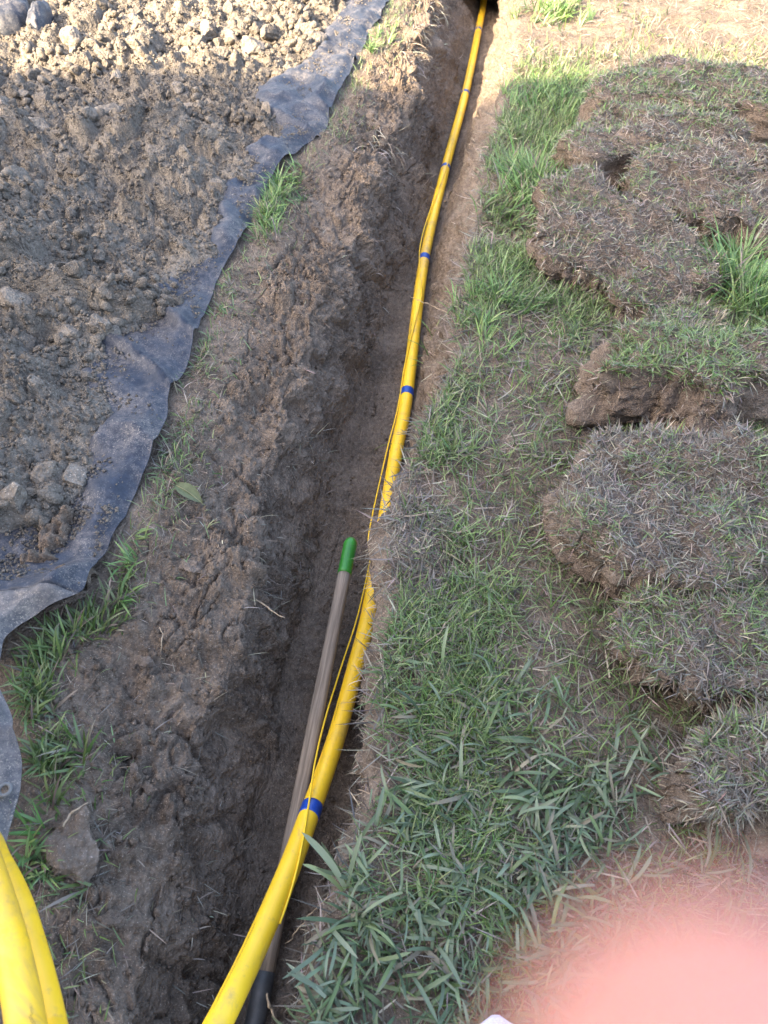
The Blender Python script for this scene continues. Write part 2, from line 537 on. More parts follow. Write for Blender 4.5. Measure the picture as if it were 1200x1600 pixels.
qq = flat + 0.05 * np.stack([fbm(flat, 9, 2, 34), fbm(flat, 9, 2, 35), 0 * flat[:, 0]], 1); qq[:, 2] *= 0.35; qq[:, :2] = qq[:, :2] @ np.array([[0.8, 0.6], [-0.6, 0.8]])
rd = 1 - np.abs(vnoise(qq, 8.5, 32)); rd2 = 1 - np.abs(vnoise(qq, 21, 33))
carve = np.where(bm_, 0.85 * smoothstep(0.84, 1.0, rd) * smoothstep(-0.2, 0.4, vnoise(flat, 5, 36)) + 0.45 * smoothstep(0.82, 1.0, rd2), 0)
flat = flat + N0.reshape(-1, 3) * (amp * ns + amp * 0.75 * cd * msk - amp * carve)[:, None]
G = flat.reshape(NY, NX, 3)
# the spade left vertical ribs on the far left wall
rib = np.repeat(np.isin(seg_id, [4, 5, 6])[None, :], NY, 0)
rw = (0.022 * fbm(np.stack([ys * 0, ys, ys * 0], 1), 5.5, 3, 77))[:, None] * smoothstep(3.0, 4.0, ys)[:, None]
G[..., 0] += np.where(rib, rw, 0)
GN = grid_normals(G)
idx = np.arange(NY * NX).reshape(NY, NX)
Q = np.stack([idx[:-1, :-1], idx[:-1, 1:], idx[1:, 1:], idx[1:, :-1]], -1).reshape(-1, 4)
# run the sheet out to the horizon: a skirt ring joined to the border (the trench is closed off at both ends)
V = [G.reshape(-1, 3)]
bord = np.concatenate([idx[0, :], idx[1:, -1], idx[-1, -2::-1], idx[-2:0:-1, 0]])
bp_ = G.reshape(-1, 3)[bord]
c0 = np.array([0, 3.0, 0])
rings, prev, base_n = [], bord, NY * NX
for k, (sc_, zz) in enumerate(((1.0, 0.0), (4.0, -0.02), (14, -0.05), (60, -0.1))):
    ring = (bp_ - c0) * sc_ + c0
    ring[:, 2] = zz if sc_ > 1 else 0.0
    if sc_ == 1.0:
        ring[:, 1] += np.where(bp_[:, 1] > 6.4, 0.03, np.where(bp_[:, 1] < -0.4, -0.03, 0))
        ring[:, 2] = np.where(np.abs(bp_[:, 0]) > 2, bp_[:, 2], 0)
    V.append(ring)
    cur = base_n + np.arange(len(bord)); base_n += len(bord)
    Q = np.concatenate([Q, np.stack([prev, np.roll(prev, -1), np.roll(cur, -1), cur], -1)[:, ::-1]])
    prev = cur
ground = obj('ground', mesh_np('ground', np.concatenate(V), Q), M_SOIL)
tag(ground, 'brown soil ground cut by a narrow trench', kind='structure')

def sample_ground(n, segs, ylo, yhi, weight=None, xlo=-9, xhi=9):
    """random points on the sheet inside the given cross-section zones, with normals"""
    cols = np.where(np.isin(seg_id[:-1], segs))[0]
    rows = np.where((ys[:-1] >= ylo) & (ys[:-1] < yhi))[0]
    A = G[rows][:, cols]; B = G[rows][:, cols + 1]; C = G[rows + 1][:, cols]
    area = np.linalg.norm(np.cross(B - A, C - A), axis=2)
    area = np.where((A[..., 0] > xlo) & (A[..., 0] < xhi), area, 0)
    if weight is not None:
        area = area * weight(A.reshape(-1, 3)).reshape(area.shape)
    c = np.cumsum(area.ravel())
    if c[-1] <= 0:
        return np.zeros((0, 3)), np.zeros((0, 3))
    k = np.searchsorted(c, rng.random(n) * c[-1])
    r, cc = np.unravel_index(np.clip(k, 0, area.size - 1), area.shape)
    u, v = rng.random((n, 1)), rng.random((n, 1))
    a = G[rows[r], cols[cc]]; b = G[rows[r], cols[cc] + 1]; d_ = G[rows[r] + 1, cols[cc]]
    return a + u * (b - a) + v * (d_ - a), GN[rows[r], cols[cc]]

_gr = GN[:, :, 2]
def ground_z(x, y):
    j = int(np.clip(np.searchsorted(ys, y), 1, NY - 1))
    row = G[j]
    k = np.argmin(np.abs(row[:, 0] - x) + np.where(row[:, 2] < -9, 9, 0))
    return float(row[k, 2])

# soil left standing over the far end, where the pipe tunnels through
yb0, yb1 = 5.75, 6.75
nu, nv = 60, 40
U, Vv = np.meshgrid(np.linspace(0, 1, nu), np.linspace(0, 1, nv), indexing='ij')
prof = np.array([(0, -0.14), (0.04, -0.02), (0.15, 0.02), (0.9, 0.01), (1, 0.0)])
xb0 = interp(T_LL, yb0) - 0.25; xb1 = interp(T_RL, yb0) + 0.25
top = np.stack([xb0 + U * (xb1 - xb0) + 0.2 * Vv * 1.0, yb0 + Vv * (yb1 - yb0), np.interp(Vv, prof[:, 0], prof[:, 1])], -1)
top[..., 2] += 0.015 * fbm(top.reshape(-1, 3), 12, 4, 51).reshape(nu, nv)
bot = top.copy(); bot[..., 2] = -0.15 + 0.03 * fbm(top.reshape(-1, 3), 9, 3, 52).reshape(nu, nv)
bi = np.arange(nu * nv).reshape(nu, nv)
q1 = np.stack([bi[:-1, :-1], bi[1:, :-1], bi[1:, 1:], bi[:-1, 1:]], -1).reshape(-1, 4)
q2 = q1[:, ::-1] + nu * nv
q3 = np.stack([bi[:-1, 0], bi[:-1, 0] + nu * nv, bi[1:, 0] + nu * nv, bi[1:, 0]], -1)
bridge = obj('soil_bridge', mesh_np('soil_bridge', np.concatenate([top.reshape(-1, 3), bot.reshape(-1, 3)]), np.concatenate([q1, q2, q3])), M_SOIL)
tag(bridge, kind='structure')

# ------------------------------------------------------------------ weed fabric under the heap
HEM_Y = 0.93
T_IN = [(0.0, -1.2), (0.6, -1.05), (0.9, -0.93), (1.12, -0.93), (1.17, -0.80), (1.24, -0.80), (1.36, -0.73), (1.49, -0.70), (1.58, -0.74), (1.67, -0.815), (1.85, -0.79), (1.95, -0.75), (1.99, -0.62), (2.06, -0.63), (2.12, -0.69), (2.22, -0.64), (2.42, -0.55), (2.6, -0.54), (2.84, -0.535), (3.1, -0.50), (3.22, -0.35), (3.35, -0.39), (3.5, -0.47), (3.66, -0.53), (3.85, -0.40), (4.1, -0.27), (4.5, -0.22), (4.94, -0.13), (6.5, 0.1)]
def fab_z(x, y):
    p = np.stack([x, y, 0 * x], 1)
    z = 0.022 + 0.012 * fbm(p, 5, 3, 61) + 0.006 * fbm(p, 14, 2, 62)
    lift = smoothstep(1.08, 0.92, y) * smoothstep(0.15, 0.35, y)
    return z + 0.055 * lift
T_FAB = [(-0.4, -0.60), (0.2, -0.625), (0.38, -0.645), (0.45, -0.655), (0.50, -0.655), (0.56, -0.668), (0.64, -0.705), (0.72, -0.765), (0.82, -0.783), (0.855, -0.765), (0.885, -0.73), (0.915, -0.68), (0.94, -0.648), (1.0, -0.655), (1.15, -0.625), (1.36, -0.60), (1.64, -0.60), (1.93, -0.56), (2.05, -0.555), (2.17, -0.55), (2.48, -0.48), (2.70, -0.47), (2.95, -0.42), (3.31, -0.26), (3.73, -0.20), (4.36, -0.08), (4.94, 0.02), (6.5, 0.27)]
fy = np.concatenate([np.linspace(-0.4, 1.3, 190), np.linspace(1.3, 6.5, 320)[1:]])
kf = np.hanning(7); kf /= kf.sum()
fx = interp(T_FAB, fy) + 0.016 * fbm(np.stack([fy * 0, fy, fy * 0], 1), 4.5, 3, 66) * smoothstep(0.9, 1.3, fy)
fx = np.convolve(np.pad(fx, 3, mode='edge'), kf, 'valid')
wid = interp([(-0.4, 0.04), (0.5, 0.05), (0.62, 0.036), (0.72, 0.036), (0.78, 0.045), (0.85, 0.4), (0.93, 0.7), (1.3, 1.0), (6.5, 1.2)], fy)   # near end: only a loose folded strip
nu = 70
su = np.linspace(0, 1, nu) ** 1.6
FX = fx[:, None] - su[None, :] * wid[:, None]
FY = np.repeat(fy[:, None], nu, 1) + 0 * FX
FZz = fab_z(FX.ravel(), FY.ravel()).reshape(FX.shape)
# big soft wrinkles running to the edge, edge rolled down slightly
pp = np.stack([FX.ravel() * 0.8 - FY.ravel() * 0.5, FY.ravel() * 1.0 + FX.ravel(), 0 * FX.ravel()], 1)
FZz += 0.030 * (1 - np.abs(vnoise(pp, 4.2, 68))).reshape(FX.shape) ** 4 + 0.010 * (1 - np.abs(vnoise(pp, 11, 67))).reshape(FX.shape) ** 5 * smoothstep(0, 0.1, su)[None, :]
FZz += (0.014 * fbm(np.stack([FY.ravel() * 0, FY.ravel(), FX.ravel()], 1), 7, 2, 69)).reshape(FX.shape) * smoothstep(0.25, 0.0, su * wid[:, None])
FZz -= 0.020 * (1 - smoothstep(0.0, 0.055, su * wid[:, None]))
ddf = interp(T_IN, FY.ravel()).reshape(FX.shape) - FX
FZz = FZz * (1 - smoothstep(0.02, 0.14, ddf)) - 0.03 * smoothstep(0.02, 0.14, ddf)
FXYZ = np.stack([FX, FY, FZz], -1)
fi = np.arange(FX.size).reshape(FX.shape)
fq = np.stack([fi[:-1, :-1], fi[1:, :-1], fi[1:, 1:], fi[:-1, 1:]], -1).reshape(-1, 4)
hemrow = (fy[:-1] < HEM_Y)
fq = fq.reshape(len(fy) - 1, nu - 1, 4)
fabric = empty('weed_fabric', (-0.65, 1.6, 0.02))
tag(fabric, 'dark blue grey woven weed fabric spread under the loose soil beside the trench', 'fabric')
def child(name, me, m, par):
    o = obj(name, me, m, par)
    o.matrix_parent_inverse = Matrix.Translation(par.location).inverted()
    return o
sheet = child('sheet', mesh_np('fabric_sheet', FXYZ.reshape(-1, 3), fq[~hemrow].reshape(-1, 4)), M_FABRIC, fabric)
hem = child('hem', mesh_np('fabric_hem', FXYZ.reshape(-1, 3), fq[hemrow].reshape(-1, 4)), M_HEM, fabric)
hem['label'] = 'lighter grey folded hem of the fabric'
for o in (sheet, hem):
    sm = o.modifiers.new('solid', 'SOLIDIFY'); sm.thickness = 0.0022; sm.offset = 1
# grommet
bm = bmesh.new()
gp = P(9, 1236, 0.075)
for (r0, r1, n) in ((0.0105, 0.0036, 1),):
    for i in range(28):
        for j in range(10):
            a, b_ = 2 * math.pi * i / 28, 2 * math.pi * j / 10
            bm.verts.new(((r0 + r1 * math.cos(b_)) * math.cos(a), (r0 + r1 * math.cos(b_)) * math.sin(a), 0.55 * r1 * math.sin(b_)))
bm.verts.ensure_lookup_table()
for i in range(28):
    for j in range(10):
        a = [i * 10 + j, ((i + 1) % 28) * 10 + j, ((i + 1) % 28) * 10 + (j + 1) % 10, i * 10 + (j + 1) % 10]
        bm.faces.new([bm.verts[k] for k in a])
gz_ = float(fab_z(np.array([gp.x]), np.array([gp.y]))[0]) + 0.004
gro = obj('grommet', bm_mesh('grommet', bm, True), M_GROMMET, hem)
gro.location = (gp.x, gp.y, gz_)
hole = bmesh.new(); bmesh.ops.create_circle(hole, cap_ends=True, radius=0.0095, segments=24)
ho = obj('eyelet_hole', bm_mesh('eyelet_hole', hole), M_SOIL, hem)
ho.location = (gp.x, gp.y, gz_ - 0.0005)

# ------------------------------------------------------------------ heap of loose soil
def heap_base(x, y):
    p = np.stack([x, y, 0 * x], 1)
    dd = interp(T_IN, y) + 0.035 * fbm(p, 9, 3, 71) - x
    h = 0.02 + 0.20 * (1 - np.exp(-np.clip(dd, 0, 9) / 0.45)) + 0.16 * smoothstep(0.5, 1.6, dd)
    h = h * smoothstep(0.2, 1.3, y) * (0.70 - 0.53 * smoothstep(1.8, 3.4, y))
    h += 0.075 * fbm(p, 1.9, 3, 72) * smoothstep(0, 0.5, dd) * (1 - 0.65 * smoothstep(2.6, 3.5, y))
    return np.where(dd > 0, h, dd * 0.6), dd
def heap_z(x, y):
    p = np.stack([x, y, 0 * x], 1)
    z, dd = heap_base(x, y)
    e = smoothstep(-0.01, 0.16, dd)
    wv = p + 0.02 * np.stack([vnoise(p, 12, 73), vnoise(p, 12, 74), 0 * x], 1)
    r = 0.035 * fbm(p, 6, 3, 75)
    for f_, a_, sd in ((7.5, 0.052, 81), (15, 0.040, 82), (31, 0.022, 83), (66, 0.012, 84)):
        f1, rid, gap, off = cells(wv, f_, sd, True)
        tx = ((rid * 7.13) % 1.0 - 0.5) * 1.5; ty = ((rid * 13.7) % 1.0 - 0.5) * 1.5
        lump = np.clip(rid * 1.6 - 0.6, 0, 1) * (0.75 + tx * off[:, 0] + ty * off[:, 1])
        r = r + a_ * lump * smoothstep(0.0, 0.22, gap)
    r = r + 0.004 * vnoise(p, 150, 76)
    return z + 0.012 + (r - 0.012) * e
hy = [0.75]
while hy[-1] < 6.4:
    hy.append(hy[-1] + 0.0062 + 0.0022 * max(0, hy[-1] - 0.8))
hy = np.array(hy)
hu = np.linspace(0, 1, 330)
hx0 = interp(T_IN, hy) + 0.05
wl = 0.75 + 0.62 * hy
HX = hx0[:, None] - (hu[None, :] ** 1.15) * wl[:, None]
HY = np.repeat(hy[:, None], len(hu), 1)
HZ = heap_z(HX.ravel(), HY.ravel()).reshape(HX.shape)
hi = np.arange(HX.size).reshape(HX.shape)
hq = np.stack([hi[:-1, :-1], hi[1:, :-1], hi[1:, 1:], hi[:-1, 1:]], -1).reshape(-1, 4)
heap = empty('soil_heap', (-1.4, 2.6, 0.0))
tag(heap, 'long heap of loose dry grey clods dumped along the fabric', 'soil heap')
child('loose_soil', mesh_np('heap_loose_soil', np.stack([HX, HY, HZ], -1).reshape(-1, 3), hq), M_HEAP, heap)

# clods ---------------------------------------------------------------
def clod_mesh(seed, sub=3, cuts=7, rough=0.10):
    r = random.Random(seed)
    bm = bmesh.new()
    bmesh.ops.create_icosphere(bm, subdivisions=sub, radius=1.0)
    co = np.array([v.co[:] for v in bm.verts])
    for k in range(cuts):
        n = np.array([r.gauss(0, 1) for _ in range(3)]); n /= np.linalg.norm(n)
        lim = r.uniform(0.36, 0.80)
        dd = co @ n
        over = dd > lim
        co[over] -= np.outer((dd[over] - lim) * 0.97, n)
    co *= np.array([1.0, r.uniform(0.65, 0.95), r.uniform(0.5, 0.8)])
    nn = co / (np.linalg.norm(co, axis=1, keepdims=True) + 1e-6)
    if sub >= 2:
        co += nn * (rough * fbm(co + seed * 3.1, 2.6, 4, seed))[:, None]
    else:
        co *= 1 + 0.22 * (np.array([r.random() for _ in range(len(co))])[:, None] - 0.5)
    for v, c in zip(bm.verts, co):
        v.co = c
    return bm_mesh('clod', bm, False)
CLODS = [clod_mesh(100 + i, 3, 9 + i % 4, 0.07) for i in range(10)]
for me in CLODS:
    me.materials.append(M_CLOD)
BCLODS = [clod_mesh(200 + i, 4, 6 + i % 4, 0.17) for i in range(5)]
for me in BCLODS:
    me.materials.append(M_BCLOD)

def scatter_xy(n, y0, y1, pw=1.0):
    yy = y0 + (y1 - y0) * rng.random(n) ** pw
    xi = interp(T_IN, yy) + 0.03
    xx = xi - rng.random(n) ** 1.1 * (0.42 + 0.47 * yy)
    return xx, yy
# hero clods, placed where the photo shows them: (px, py, half size)
HERO = [(165, 165, .105), (108, 60, .11), (20, 470, .06), (180, 118, .055), (350, 165, .04), (60, 185, .06), (240, 225, .05), (145, 380, .035), (150, 515, .045),
        (270, 505, .030), (120, 435, .035), (180, 470, .028), (100, 510, .03), (240, 500, .03), (50, 110, .06), (280, 75, .055), (340, 80, .06), (395, 60, .05), (300, 45, .055),
        (455, 60, .05), (410, 100, .05), (275, 118, .05), (215, 25, .05), (480, 25, .05), (30, 340, .045), (190, 320, .035), (85, 385, .04), (60, 600, .03), (130, 580, .028), (20, 620, .03), (30, 700, .028), (100, 690, .025), (345, 225, .045), (250, 330, .03), (300, 345, .02), (330, 160, .035)]
hero_xy = []
for (a, b_, s_) in HERO:
    z = 0.2
    for _ in range(4):
        p_ = P(a, b_, z)
        z = float(heap_base(np.array([p_.x]), np.array([p_.y]))[0][0]) + 0.04
    hero_xy.append((p_.x, p_.y, s_))
n_rand = 255
rx, ry = scatter_xy(1500, 1.0, 5.3)
cm = fbm(np.stack([rx, ry, 0 * rx], 1), 2.6, 3, 88)
keep = np.argsort(-(cm + rng.normal(0, 0.25, len(rx))))[:n_rand]
rx, ry = rx[keep], ry[keep]
rs = 0.017 + 0.046 * rng.random(n_rand) ** 1.7 + 0.003 * ry
allc = hero_xy + list(zip(rx, ry, rs))
cz = heap_z(np.array([c[0] for c in allc]), np.array([c[1] for c in allc]))
for i, (x, y, s_) in enumerate(allc):
    o = obj('clod', CLODS[i % len(CLODS)], None, heap)
    o.matrix_parent_inverse = Matrix.Translation(heap.location).inverted()
    o.location = (x, y, cz[i] + s_ * 0.05)
    o.rotation_euler = (random.uniform(-0.7, 0.7), random.uniform(-0.7, 0.7), random.uniform(0, 6.28))
    o.scale = (s_, s_, s_)

def crumb_mass(name, px_, py_, pz_, sizes, sub, m, par=None):
    prot = [clod_mesh(300 + i, sub, 4) for i in range(8)]
    tv, tt = [], []
    pv = []
    for me in prot:
        v = np.zeros(len(me.vertices) * 3, np.float32); me.vertices.foreach_get('co', v)
        f = np.zeros(len(me.polygons) * 3, np.int32); me.polygons.foreach_get('vertices', f)
        pv.append((v.reshape(-1, 3), f.reshape(-1, 3)))
        bpy.data.meshes.remove(me)
    n = len(px_)
    ang = rng.random(n) * 6.283; til = rng.random((n, 2)) * 2 - 1
    k = rng.integers(0, len(pv), n)
    base = 0
    for t in range(len(pv)):
        ii = np.where(k == t)[0]
        v, f = pv[t]
        ca, sa = np.cos(ang[ii])[:, None], np.sin(ang[ii])[:, None]
        x, y, z = v[None, :, 0], v[None, :, 1], v[None, :, 2]
        X = x * ca - y * sa; Y = x * sa + y * ca
        Z = z + til[ii, :1] * x * 0.5 + til[ii, 1:] * y * 0.5
        s = sizes[ii][:, None]
        W = np.stack([X * s + px_[ii][:, None], Y * s + py_[ii][:, None], Z * s + pz_[ii][:, None]], -1)
        tv.append(W.reshape(-1, 3))
        tt.append((f[None] + (np.arange(len(ii)) * len(v))[:, None, None] + base).reshape(-1, 3))
        base += len(ii) * len(v)
    me = mesh_np(name, np.concatenate(tv), None, np.concatenate(tt), smooth=False)
    o = obj(name, me, m)
    if par:
        o.parent = par
        o.matrix_parent_inverse = Matrix.Translation(par.location).inverted()
    tag(o, kind='stuff')
    return o
x1, y1 = scatter_xy(9000, 0.9, 5.2)
cm = smoothstep(-0.35, 0.5, fbm(np.stack([x1, y1, 0 * x1], 1), 2.6, 3, 88))
kp = rng.random(len(x1)) < 0.18 + 0.75 * cm
x1, y1, cm = x1[kp], y1[kp], cm[kp]
s1 = 0.004 + (0.010 + 0.020 * cm) * rng.random(len(x1)) ** 2.6 + 0.0012 * y1
crumb_mass('small_clods', x1, y1, heap_z(x1, y1) + s1 * 0.15, s1, 1, M_HEAP, heap)
x2, y2 = scatter_xy(32000, 0.9, 5.0); s2 = 0.0018 + 0.0075 * rng.random(32000) ** 2.5 + 0.0005 * y2
crumb_mass('crumbs', x2, y2, heap_z(x2, y2) + s2 * 0.2, s2, 0 if False else 1, M_HEAP, heap) if False else None
def tiny(name, x, y, z, s, m, par=None):       # 8-sided grains
    v = np.array([(1, 0, 0), (-1, 0, 0), (0, 1, 0), (0, -1, 0), (0, 0, .8), (0, 0, -.6)], np.float32)
    f = np.array([(0, 2, 4), (2, 1, 4), (1, 3, 4), (3, 0, 4), (2, 0, 5), (1, 2, 5), (3, 1, 5), (0, 3, 5)])
    n = len(x)
    jit = v[None] * (0.6 + 0.8 * rng.random((n, 6, 1)))
    a = rng.random(n) * 6.283
    ca, sa = np.cos(a)[:, None], np.sin(a)[:, None]
    X = jit[..., 0] * ca - jit[..., 1] * sa; Y = jit[..., 0] * sa + jit[..., 1] * ca
    til = rng.random((n, 1)) - 0.5
    Z = jit[..., 2] + til * X
    W = np.stack([X * s[:, None] + x[:, None], Y * s[:, None] + y[:, None], Z * s[:, None] + z[:, None]], -1)
    F = f[None] + (np.arange(n) * 6)[:, None, None]
    o = obj(name, mesh_np(name, W.reshape(-1, 3), None, F.reshape(-1, 3), smooth=False), m)
    if par:
        o.parent = par
        o.matrix_parent_inverse = Matrix.Translation(par.location).inverted()
    tag(o, kind='stuff')
    return o
tiny('crumbs', x2, y2, heap_z(x2, y2) + s2 * 0.2, s2, M_HEAP, heap)
# spill of grains lying on the fabric
n = 4200
yy = 0.95 + 4.0 * rng.random(n) ** 1.4
xf = interp(T_FAB, yy)
xin = interp(T_IN, yy)
xx = xin + np.abs(rng.normal(0, 0.04, n))
near = rng.random(n) < 0.35
yy[near] = 0.97 + 0.24 * rng.random(near.sum())
xx[near] = interp(T_FAB, yy[near]) - 0.02 - 0.22 * rng.random(near.sum())
ok = xx < interp(T_FAB, yy) - 0.008
xx, yy = xx[ok], yy[ok]
ss = 0.0012 + 0.0055 * rng.random(len(xx)) ** 3
n2_ = 6500
y3 = 0.95 + 4.2 * rng.random(n2_) ** 1.3
x3 = interp(T_FAB, y3) - 0.006 - 0.32 * rng.random(n2_) ** 0.8
k3 = rng.random(n2_) < smoothstep(-0.25, 0.35, fbm(np.stack([x3, y3, 0 * x3], 1), 7, 3, 611))
xx = np.concatenate([xx, x3[k3]]); yy = np.concatenate([yy, y3[k3]]); ss = np.concatenate([ss, 0.0009 + 0.0022 * rng.random(int(k3.sum())) ** 2 + 0.0003 * y3[k3]])
tiny('spilled_crumbs', xx, yy, fab_z(xx, yy) + 0.008 + ss * 0.3, ss, M_HEAP, heap)
# crumbs on the bank and the trench floor
p1, _ = sample_ground(7000, [2, 3, 4, 5], 0.0, 4.5)
s3 = 0.0018 + 0.0085 * rng.random(len(p1)) ** 3
p2, _ = sample_ground(1800, [6, 7, 8], 0.0, 5.0)
s4 = 0.0015 + 0.006 * rng.random(len(p2)) ** 3
pa = np.concatenate([p1, p2]); sa_ = np.concatenate([s3, s4])
tiny('bank_crumbs', pa[:, 0], pa[:, 1], pa[:, 2] + sa_ * 0.3, sa_, M_SOIL)

# dirt dribbled over the near corner of the fabric
sy_, sx2 = np.meshgrid(np.linspace(0.90, 1.20, 110), np.linspace(0, 1, 110), indexing='ij')
SX = interp(T_FAB, sy_.ravel()) - 0.004 - sx2.ravel() * 0.30
SY = sy_.ravel()
pS = np.stack([SX, SY, 0 * SX], 1)
ds = interp(T_FAB, SY) - SX
msk_s = smoothstep(0.12, 0.45, 0.35 + 0.5 * fbm(pS, 9, 4, 601) - 2.2 * np.abs(SY - 1.02 + 0.25 * ds) - 0.6 * np.clip(ds - 0.16, 0, 1) * 3)
f1, rid, gap, off = cells(pS, 45, 602, True)
lump = np.clip(rid * 1.6 - 0.6, 0, 1) * smoothstep(0, .25, gap)
SZ = fab_z(SX, SY) - 0.03 + msk_s * (0.066 + 0.010 * fbm(pS, 25, 3, 603) + 0.010 * lump)
si = np.arange(110 * 110).reshape(110, 110)
child('spilled_soil', mesh_np('spilled_soil', np.stack([SX, SY, SZ], 1), np.stack([si[:-1, :-1], si[1:, :-1], si[1:, 1:], si[:-1, 1:]], -1).reshape(-1, 4)), M_SOIL, heap)

# single clods on the bank
BANK = [(112, 1325, 0.078, 'large rough brown clod on the bank near the yellow pipes'), (182, 1228, 0.022, 'flat smooth grey clod above the large rough clod'),
        (208, 1208, 0.022, 'pale broken clod beside the flat grey clod'), (197, 1255, 0.017, 'dark round clod just below the flat grey clod'),
        (90, 1285, 0.026, 'grey clod half buried behind the large rough clod'), (228, 1035, 0.022, 'dark lump on the bank below a thin pale root'),
        (170, 1440, 0.022, 'small brown clod low on the bank below the large clod'), (235, 1240, 0.02, 'brown clod at the edge of the bank right of the round clod'),
        (300, 885, 0.03, 'dark earth lump under the fine roots on the bank')]
for i, (a, b_, s_, lab) in enumerate(BANK):
    p_ = P(a, b_, -0.04)
    z = ground_z(p_.x, p_.y)
    p_ = P(a, b_, z + s_ * 0.3)
    o = obj('soil_clod', BCLODS[i % 5])
    o.location = (p_.x, p_.y, ground_z(p_.x, p_.y) + s_ * 0.25)
    o.rotation_euler = (random.uniform(-.4, .4), random.uniform(-.4, .4), random.uniform(0, 6.28))
    o.scale = (s_, s_ * 0.95, s_ * (0.6 if i == 1 else 0.75))
    tag(o, lab, 'clod', 'loose clods on the trench bank')

# ------------------------------------------------------------------ grass builder
def blades(root, az, tilt, bend, L, W, col, seg=3, tipcol=None):
    n = len(root)
    h = np.stack([np.cos(az), np.sin(az), 0 * az], 1)
    side = np.stack([-np.sin(az), np.cos(az), 0 * az], 1)
    tw = rng.normal(0, 0.5, n)
    side = side * np.cos(tw)[:, None] + np.array([0, 0, 1.0]) * np.sin(tw)[:, None]
    p = root.copy()
    out, cc = [], []
    wprof = {2: [1, .8, 0], 3: [.9, 1, .7, 0], 4: [.85, 1, .9, .6, 0]}[seg]
    nar = col if tipcol is None else tipcol
    for k in range(seg + 1):
        t = k / seg
        c = col * (1 - t) + nar * t
        wv = side * (W * 0.5 * wprof[k])[:, None]
        if k < seg:
            out += [p - wv, p + wv]; cc += [c, c]
        else:
            out += [p.copy()]; cc += [c]
        a = tilt + bend * (t + 0.5 / seg)
        p = p + (L / seg)[:, None] * (h * np.sin(a)[:, None] + np.array([0, 0, 1.0]) * np.cos(a)[:, None])
    m = 2 * seg + 1
    v = np.stack(out, 1).reshape(-1, 3)
    c = np.stack(cc, 1).reshape(-1, 3)
    b = (np.arange(n) * m)[:, None]
    qs = np.concatenate([b + np.array([[2 * k, 2 * k + 1, 2 * k + 3, 2 * k + 2]]) for k in range(seg - 1)], 0)
    ts = b + np.array([[2 * seg - 2, 2 * seg - 1, 2 * seg]])
    return v, qs, ts, c

def join(parts):
    V, Qs, T, C, b = [], [], [], [], 0
    for v, q_, t_, c in parts:
        V.append(v); Qs.append(q_ + b); T.append(t_ + b); C.append(c); b += len(v)
    return np.concatenate(V), np.concatenate(Qs), np.concatenate(T), np.concatenate(C)

GREEN = np.array([[.060, .105, .024], [.100, .165, .040], [.135, .20, .065], [.16, .22, .095], [.19, .25, .11]])
STRAW = np.array([[.195, .163, .125], [.135, .114, .089], [.28, .245, .195], [.085, .072, .057], [.185, .170, .142]])
def pick(pal, n, var=0.22):
    c = pal[rng.integers(0, len(pal), n)]
    return c * (1 + var * (rng.random((n, 1)) * 2 - 1)) * (1 + 0.06 * rng.normal(size=(n, 3)))

def grass_mix(root, dry, Lm, Wm, flat=0.5, green=GREEN):
    """dry: per-root probability of a straw blade"""
    n = len(root)
    isd = rng.random(n) < dry
    col = np.where(isd[:, None], pick(STRAW, n), pick(green, n))
    az = rng.random(n) * 6.283
    tilt = np.where(isd, 0.6 + 0.9 * rng.random(n), 0.1 + flat * 1.3 * rng.random(n))
    bend = np.where(isd, rng.normal(0.2, 0.5, n), 0.3 + 0.9 * rng.random(n))
    L = Lm * (0.45 + 0.9 * rng.random(n)) * np.where(isd, 0.9, 1)
    W = Wm * (0.6 + 0.7 * rng.random(n)) * np.where(isd, 0.7, 1)
    return blades(root, az, tilt, bend, L, W, np.clip(col, 0.01, 1), 3)

def lawn_w(p):
    n1 = fbm(p, 2.2, 3, 91); n2 = fbm(p, 7, 3, 92)
    k = 0.18 + 0.82 * smoothstep(-0.4, 0.4, n1 + 0.7 * n2)
    far = smoothstep(3.6, 4.3, p[:, 1])
    near_lip = smoothstep(-0.02, 0.035 + 0.10 * smoothstep(2.4, 3.4, p[:, 1]), p[:, 0] - interp(T_RL, p[:, 1]))
    cx = 1 - 0.55 * smoothstep(0.5, 0.2, p[:, 1]) * smoothstep(0.4, 0.2, p[:, 0])
    xr = smoothstep(1.4 + 0.25 * p[:, 1], 0.9 + 0.25 * p[:, 1], p[:, 0])
    return k * (1 - 0.9 * far) * near_lip * cx * xr / (0.5 + 0.3 * np.clip(p[:, 1], 0, 9)) ** 0.9
root, nrm = sample_ground(112000, [13, 14], 0.05, 5.6, lawn_w, -1, 2.6)
gp_ = fbm(root, 2.6, 3, 93) + 0.5 * fbm(root, 9, 2, 94)
edge = root[:, 0] - interp(T_RL, root[:, 1])
greenness = smoothstep(-0.5, 0.5, gp_ + 0.30 + 0.5 * smoothstep(1.2, 2.2, root[:, 1]) * smoothstep(0.75, 0.35, edge))
dry = np.clip(0.86 - 0.62 * greenness + 0.25 * smoothstep(0.08, 0.0, edge) + 0.45 * smoothstep(3.6, 4.1, root[:, 1]), 0.05, 0.96)
Lm = 0.034 + 0.018 * greenness + 0.004 * np.clip(root[:, 1], 0, 5)
Wm = 0.0022 + 0.0005 * np.clip(root[:, 1], 0, 5)
parts = [grass_mix(root, dry, Lm, Wm, 0.7)]
